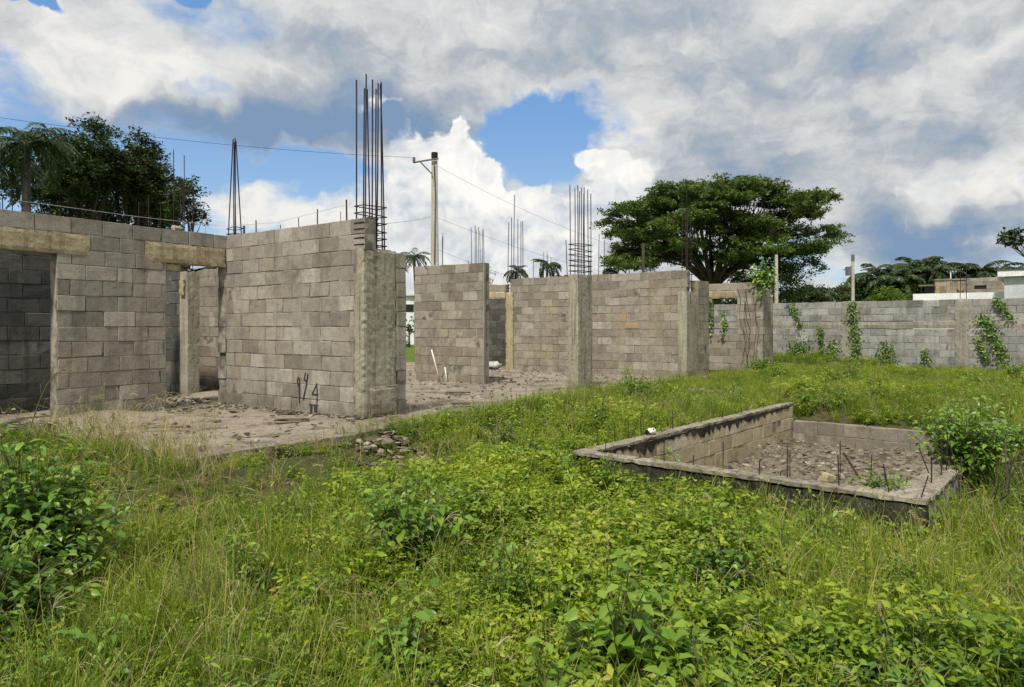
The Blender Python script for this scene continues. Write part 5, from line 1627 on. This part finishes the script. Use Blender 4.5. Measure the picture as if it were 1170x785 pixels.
# stretched coordinates for cloud texture (flatter towards the horizon)
den = N.m('ADD', N.m('MAXIMUM', sp.outputs[2], 0.0), .28)
pc = N.n('ShaderNodeCombineXYZ'); N.put(pc.inputs[0], N.m('DIVIDE', sp.outputs[0], den)); N.put(pc.inputs[1], N.m('DIVIDE', sp.outputs[1], den))
PP = pc.outputs[0]
AW = vwarp(AE, 5.5, .10, 3.1); AW = vwarp(AW, 20, .035, 7.7, 4)
P2 = vwarp(PP, 3, .16, 4.4, 3)
fb1 = N.noise(N.mapping(P2, loc=(2.3, 1.1, 0)), 2.8, 10, .60, .15)
fb2 = N.noise(N.mapping(P2, loc=(7.3, 4.1, 0)), 2.6, 10, .62, .2)
fb3 = N.noise(N.mapping(AE, scale=(1, 1.7, 1)), 14, 8, .62, .2)
# veil / deck coverage
cov = blobs(AW, [
    (100, 66, 190, 95, 0, 1.1), (620, 20, 620, 150, 0, 1.5), (1000, 90, 460, 210, 0, 1.9), (400, 105, 260, 80, 0, .75), (240, 150, 230, 56, 0, .45),
    (300, 215, 100, 34, 20, .62), (330, 248, 170, 38, 0, .8), (840, 190, 260, 110, 0, 1.4), (560, 262, 240, 90, 0, 1.1), (560, 320, 420, 60, 0, .9), (150, 270, 260, 50, 0, .4), (1110, 240, 150, 50, 8, .9), (1020, 335, 260, 44, 0, .62), (480, 200, 90, 50, 0, .5),
    (720, 285, 160, 80, 0, .6), (60, 255, 160, 40, 0, .5), (430, 150, 220, 60, 0, .85), (1040, 265, 240, 62, 0, .95), (70, 165, 190, 46, 0, -.30), (1120, 300, 160, 40, 0, .4),
    (612, 158, 92, 60, 0, -1.7), (735, 168, 26, 16, 0, -.4), (30, 0, 70, 18, 0, -1.2), (228, 0, 30, 14, 0, -1.0), (330, 190, 120, 22, 8, -.30), (200, 205, 130, 38, 0, -.45)])
cov = N.m('ADD', cov, N.m('MULTIPLY', N.m('SUBTRACT', fb1, .5), 2.0))
outside = N.mapr(N.m('ABSOLUTE', az), .75, 1.1)          # clouded sky all round, out of the picture too
high = N.mapr(el, .42, .6)
cov = N.m('ADD', cov, N.m('MULTIPLY', N.m('MAXIMUM', outside, high), .8))
a1 = N.mapr(cov, .10, .80)
# brightness of the deck
bri = blobs(AW, [
    (120, 62, 130, 62, 0, .34), (150, 98, 100, 30, 10, .14), (470, 16, 200, 50, 0, .22), (370, 72, 210, 48, 0, -.22), (640, 102, 200, 36, -6, .14), (880, 20, 300, 50, 0, .12), (545, 78, 160, 30, 0, -.10),
    (1060, 95, 130, 60, 0, .14), (890, 152, 200, 50, 0, -.26), (740, 60, 120, 36, 0, -.12), (1100, 165, 200, 38, 5, -.20), (1090, 228, 130, 30, 6, .30), (400, 140, 250, 60, 0, -.66), (190, 140, 230, 50, 0, -.50),
    (560, 280, 200, 60, 0, .14), (320, 248, 180, 34, 0, .22), (1030, 262, 220, 50, 0, -.40), (1120, 296, 140, 26, 0, -.40), (860, 215, 160, 40, 0, -.16), (280, 214, 90, 20, 15, .24), (760, 200, 90, 40, 0, -.16), (1020, 335, 240, 30, 0, .0), (560, 320, 300, 50, 0, .12), (130, 5, 60, 14, 0, .1),
    (920, 130, 300, 90, 0, .14), (60, 150, 140, 40, 0, -.2), (590, 120, 140, 20, 0, -.05), (980, 60, 100, 24, 0, -.1)])
bri = N.m('ADD', N.m('ADD', bri, .66), N.m('MULTIPLY', N.m('SUBTRACT', fb2, .5), .95))
bri = N.m('ADD', bri, N.m('MULTIPLY', N.m('SUBTRACT', fb3, .5), .30))
bri = N.m('ADD', bri, N.mapr(cov, .45, 1.5, .10, -.12))
K_ = 1 / STR
dr = N.mapping(AW, loc=(4.3, .6, 0), scale=(1, 1.6, 1)); dr2 = N.v('ADD', dr, (-.02, -.05, 0))
bri = N.m('ADD', bri, N.m('MULTIPLY', N.m('SUBTRACT', N.noise(dr, 6, 8, .60), N.noise(dr2, 6, 8, .60)), 1.0))
deck = N.ramp(bri, [(0.0, (.185, .28 , .43)), (.22, (.265, .335, .43)), (.45, (.395, .43, .47)), (.65, (.545, .565, .575)), (.85, (.67, .67, .655)), (1.0, (.78, .76, .72))])
deck = N.v('SCALE', deck, sc_=K_)
# blue sky between
blue = N.mix(N.mapr(el, 0.02, .35), c4((.33, .55, .82)), c4((.13, .32, .72)))
blue = N.mix(.45, N.v('SCALE', blue, sc_=K_), sky.outputs[0])
skyc = N.mix(a1, blue, deck)
# bright cumulus with crisp heads
CW = vwarp(AE, 13, .050, 5.5, 3, .5); CW = vwarp(CW, 42, .020, 2.2, 4, .6)
cu = blobs(CW, [
    (505, 190, 74, 66, -20, 1.0), (470, 225, 90, 60, 0, .9), (540, 215, 58, 46, 20, .9), (530, 150, 22, 34, 15, .5), (560, 235, 60, 30, 0, .8), (612, 222, 34, 26, 0, .9), (610, 245, 90, 34, 0, .9),
    (690, 190, 46, 34, -20, .8), (668, 178, 20, 18, 0, .5), (720, 205, 60, 40, 0, .8), (690, 245, 90, 44, 0, .9), (745, 182, 24, 14, 0, .4), (455, 165, 60, 22, 0, .35), (560, 290, 240, 54, 0, 1.0), (430, 118, 70, 12, 6, .5),
    (1120, 274, 70, 12, 5, .45), (1060, 222, 90, 24, 0, .45)])
bl = N.n('ShaderNodeTexVoronoi'); bl.voronoi_dimensions = '2D'; bl.feature = 'SMOOTH_F1'; N.put(bl.inputs['Vector'], CW); bl.inputs['Scale'].default_value = 30; bl.inputs['Smoothness'].default_value = .35
bl.inputs['Detail'].default_value = 1.5; bl.inputs['Roughness'].default_value = .6
bl2 = N.n('ShaderNodeTexVoronoi'); bl2.voronoi_dimensions = '2D'; bl2.feature = 'SMOOTH_F1'; N.put(bl2.inputs['Vector'], N.v('ADD', CW, (-.007, -.012, 0))); bl2.inputs['Scale'].default_value = 30; bl2.inputs['Smoothness'].default_value = .35
bl2.inputs['Detail'].default_value = 1.5; bl2.inputs['Roughness'].default_value = .6
puff = N.m('SUBTRACT', .45, bl.outputs['Distance'])
cuD = N.m('ADD', N.m('ADD', cu, N.m('MULTIPLY', puff, .40)), N.m('MULTIPLY', N.m('SUBTRACT', fb3, .5), .55))
heads = blobs(AW, [(515, 180, 90, 66, -20, 1.0), (545, 205, 70, 50, 0, 1), (530, 150, 40, 40, 0, .8), (612, 218, 50, 36, 0, 1), (690, 186, 56, 44, 0, .9), (720, 205, 50, 30, 0, .5), (430, 118, 70, 14, 6, .6), ])
soft = N.mapr(cuD, .12, .75)
crisp = N.mapr(cuD, .15, .42)
ac = N.mix(N.mapr(heads, .1, .7), soft, crisp)
relief = N.m('SUBTRACT', bl2.outputs['Distance'], bl.outputs['Distance'])
rl = N.mapping(AW, loc=(1.3, 2.1, 0)); rl2 = N.v('ADD', rl, (-.012, -.022, 0))
relief2 = N.m('SUBTRACT', N.noise(rl, 11, 8, .62), N.noise(rl2, 11, 8, .62))
sh = N.m('MULTIPLY_ADD', N.mapr(heads, .0, .9), .26, .48)
sh = N.m('ADD', sh, N.m('MULTIPLY', relief, .30))
sh = N.m('ADD', sh, N.m('MULTIPLY', relief2, 1.1))
sh = N.m('ADD', sh, N.m('MULTIPLY', N.m('SUBTRACT', fb3, .5), .45))
sh = N.m('ADD', sh, N.m('MULTIPLY', N.m('SUBTRACT', N.noise(N.mapping(AW, loc=(3, 3, 0), scale=(1, 1.6, 1)), 8, 7, .62), .5), 1.3))
sh = N.m('ADD', sh, N.mapr(cuD, .2, .55, .16, 0))
cuC = N.ramp(sh, [(0, (.40, .48, .56)), (.25, (.54, .59, .64)), (.5, (.70, .72, .73)), (.72, (.80, .795, .775)), (.97, (.91, .885, .83))])
cuC = N.v('SCALE', cuC, sc_=K_)
skyc = N.mix(N.m('MULTIPLY', ac, .93), skyc, cuC)
# pale horizon band
skyc = N.mix(N.mapr(el, .0, .06, .4, 0), skyc, N.v('SCALE', c4((.55, .66, .76))[:3], sc_=K_))
w.node_tree.links.new(skyc, bg.inputs['Color']); bg.inputs['Strength'].default_value = STR

sl = bpy.data.lights.new('sun', 'SUN'); sl.energy = 4.2; sl.angle = math.radians(5); sl.color = (1.0, .94, .84)
so = bpy.data.objects.new('sun', sl); col.objects.link(so)
sd = Vector((math.sin(SUN_AZ) * math.cos(SUN_EL), math.cos(SUN_AZ) * math.cos(SUN_EL), math.sin(SUN_EL)))
so.rotation_euler = sd.to_track_quat('Z', 'Y').to_euler(); so.location = (0, -5, 12)

cam = bpy.data.cameras.new('camera'); co = bpy.data.objects.new('camera', cam); col.objects.link(co)
co.location = (0, 0, H); co.rotation_euler = (math.pi / 2, 0, 0)
cam.sensor_width = 36; cam.lens = 36 * FPX / 1170.0
cam.shift_y = -(392.5 - HY) / 1170.0
cam.clip_start = .05; cam.clip_end = 4000
sc.camera = co
sc.view_settings.view_transform = 'Standard'; sc.view_settings.look = 'None'
sc.view_settings.exposure = .2; sc.view_settings.gamma = 1; sc.view_settings.use_curve_mapping = False
sc.cycles.max_bounces = 6; sc.cycles.diffuse_bounces = 3; sc.cycles.transmission_bounces = 4; sc.cycles.transparent_max_bounces = 8
sc.cycles.caustics_reflective = False; sc.cycles.caustics_refractive = False
w.cycles.sampling_method = 'MANUAL'; w.cycles.sample_map_resolution = 512
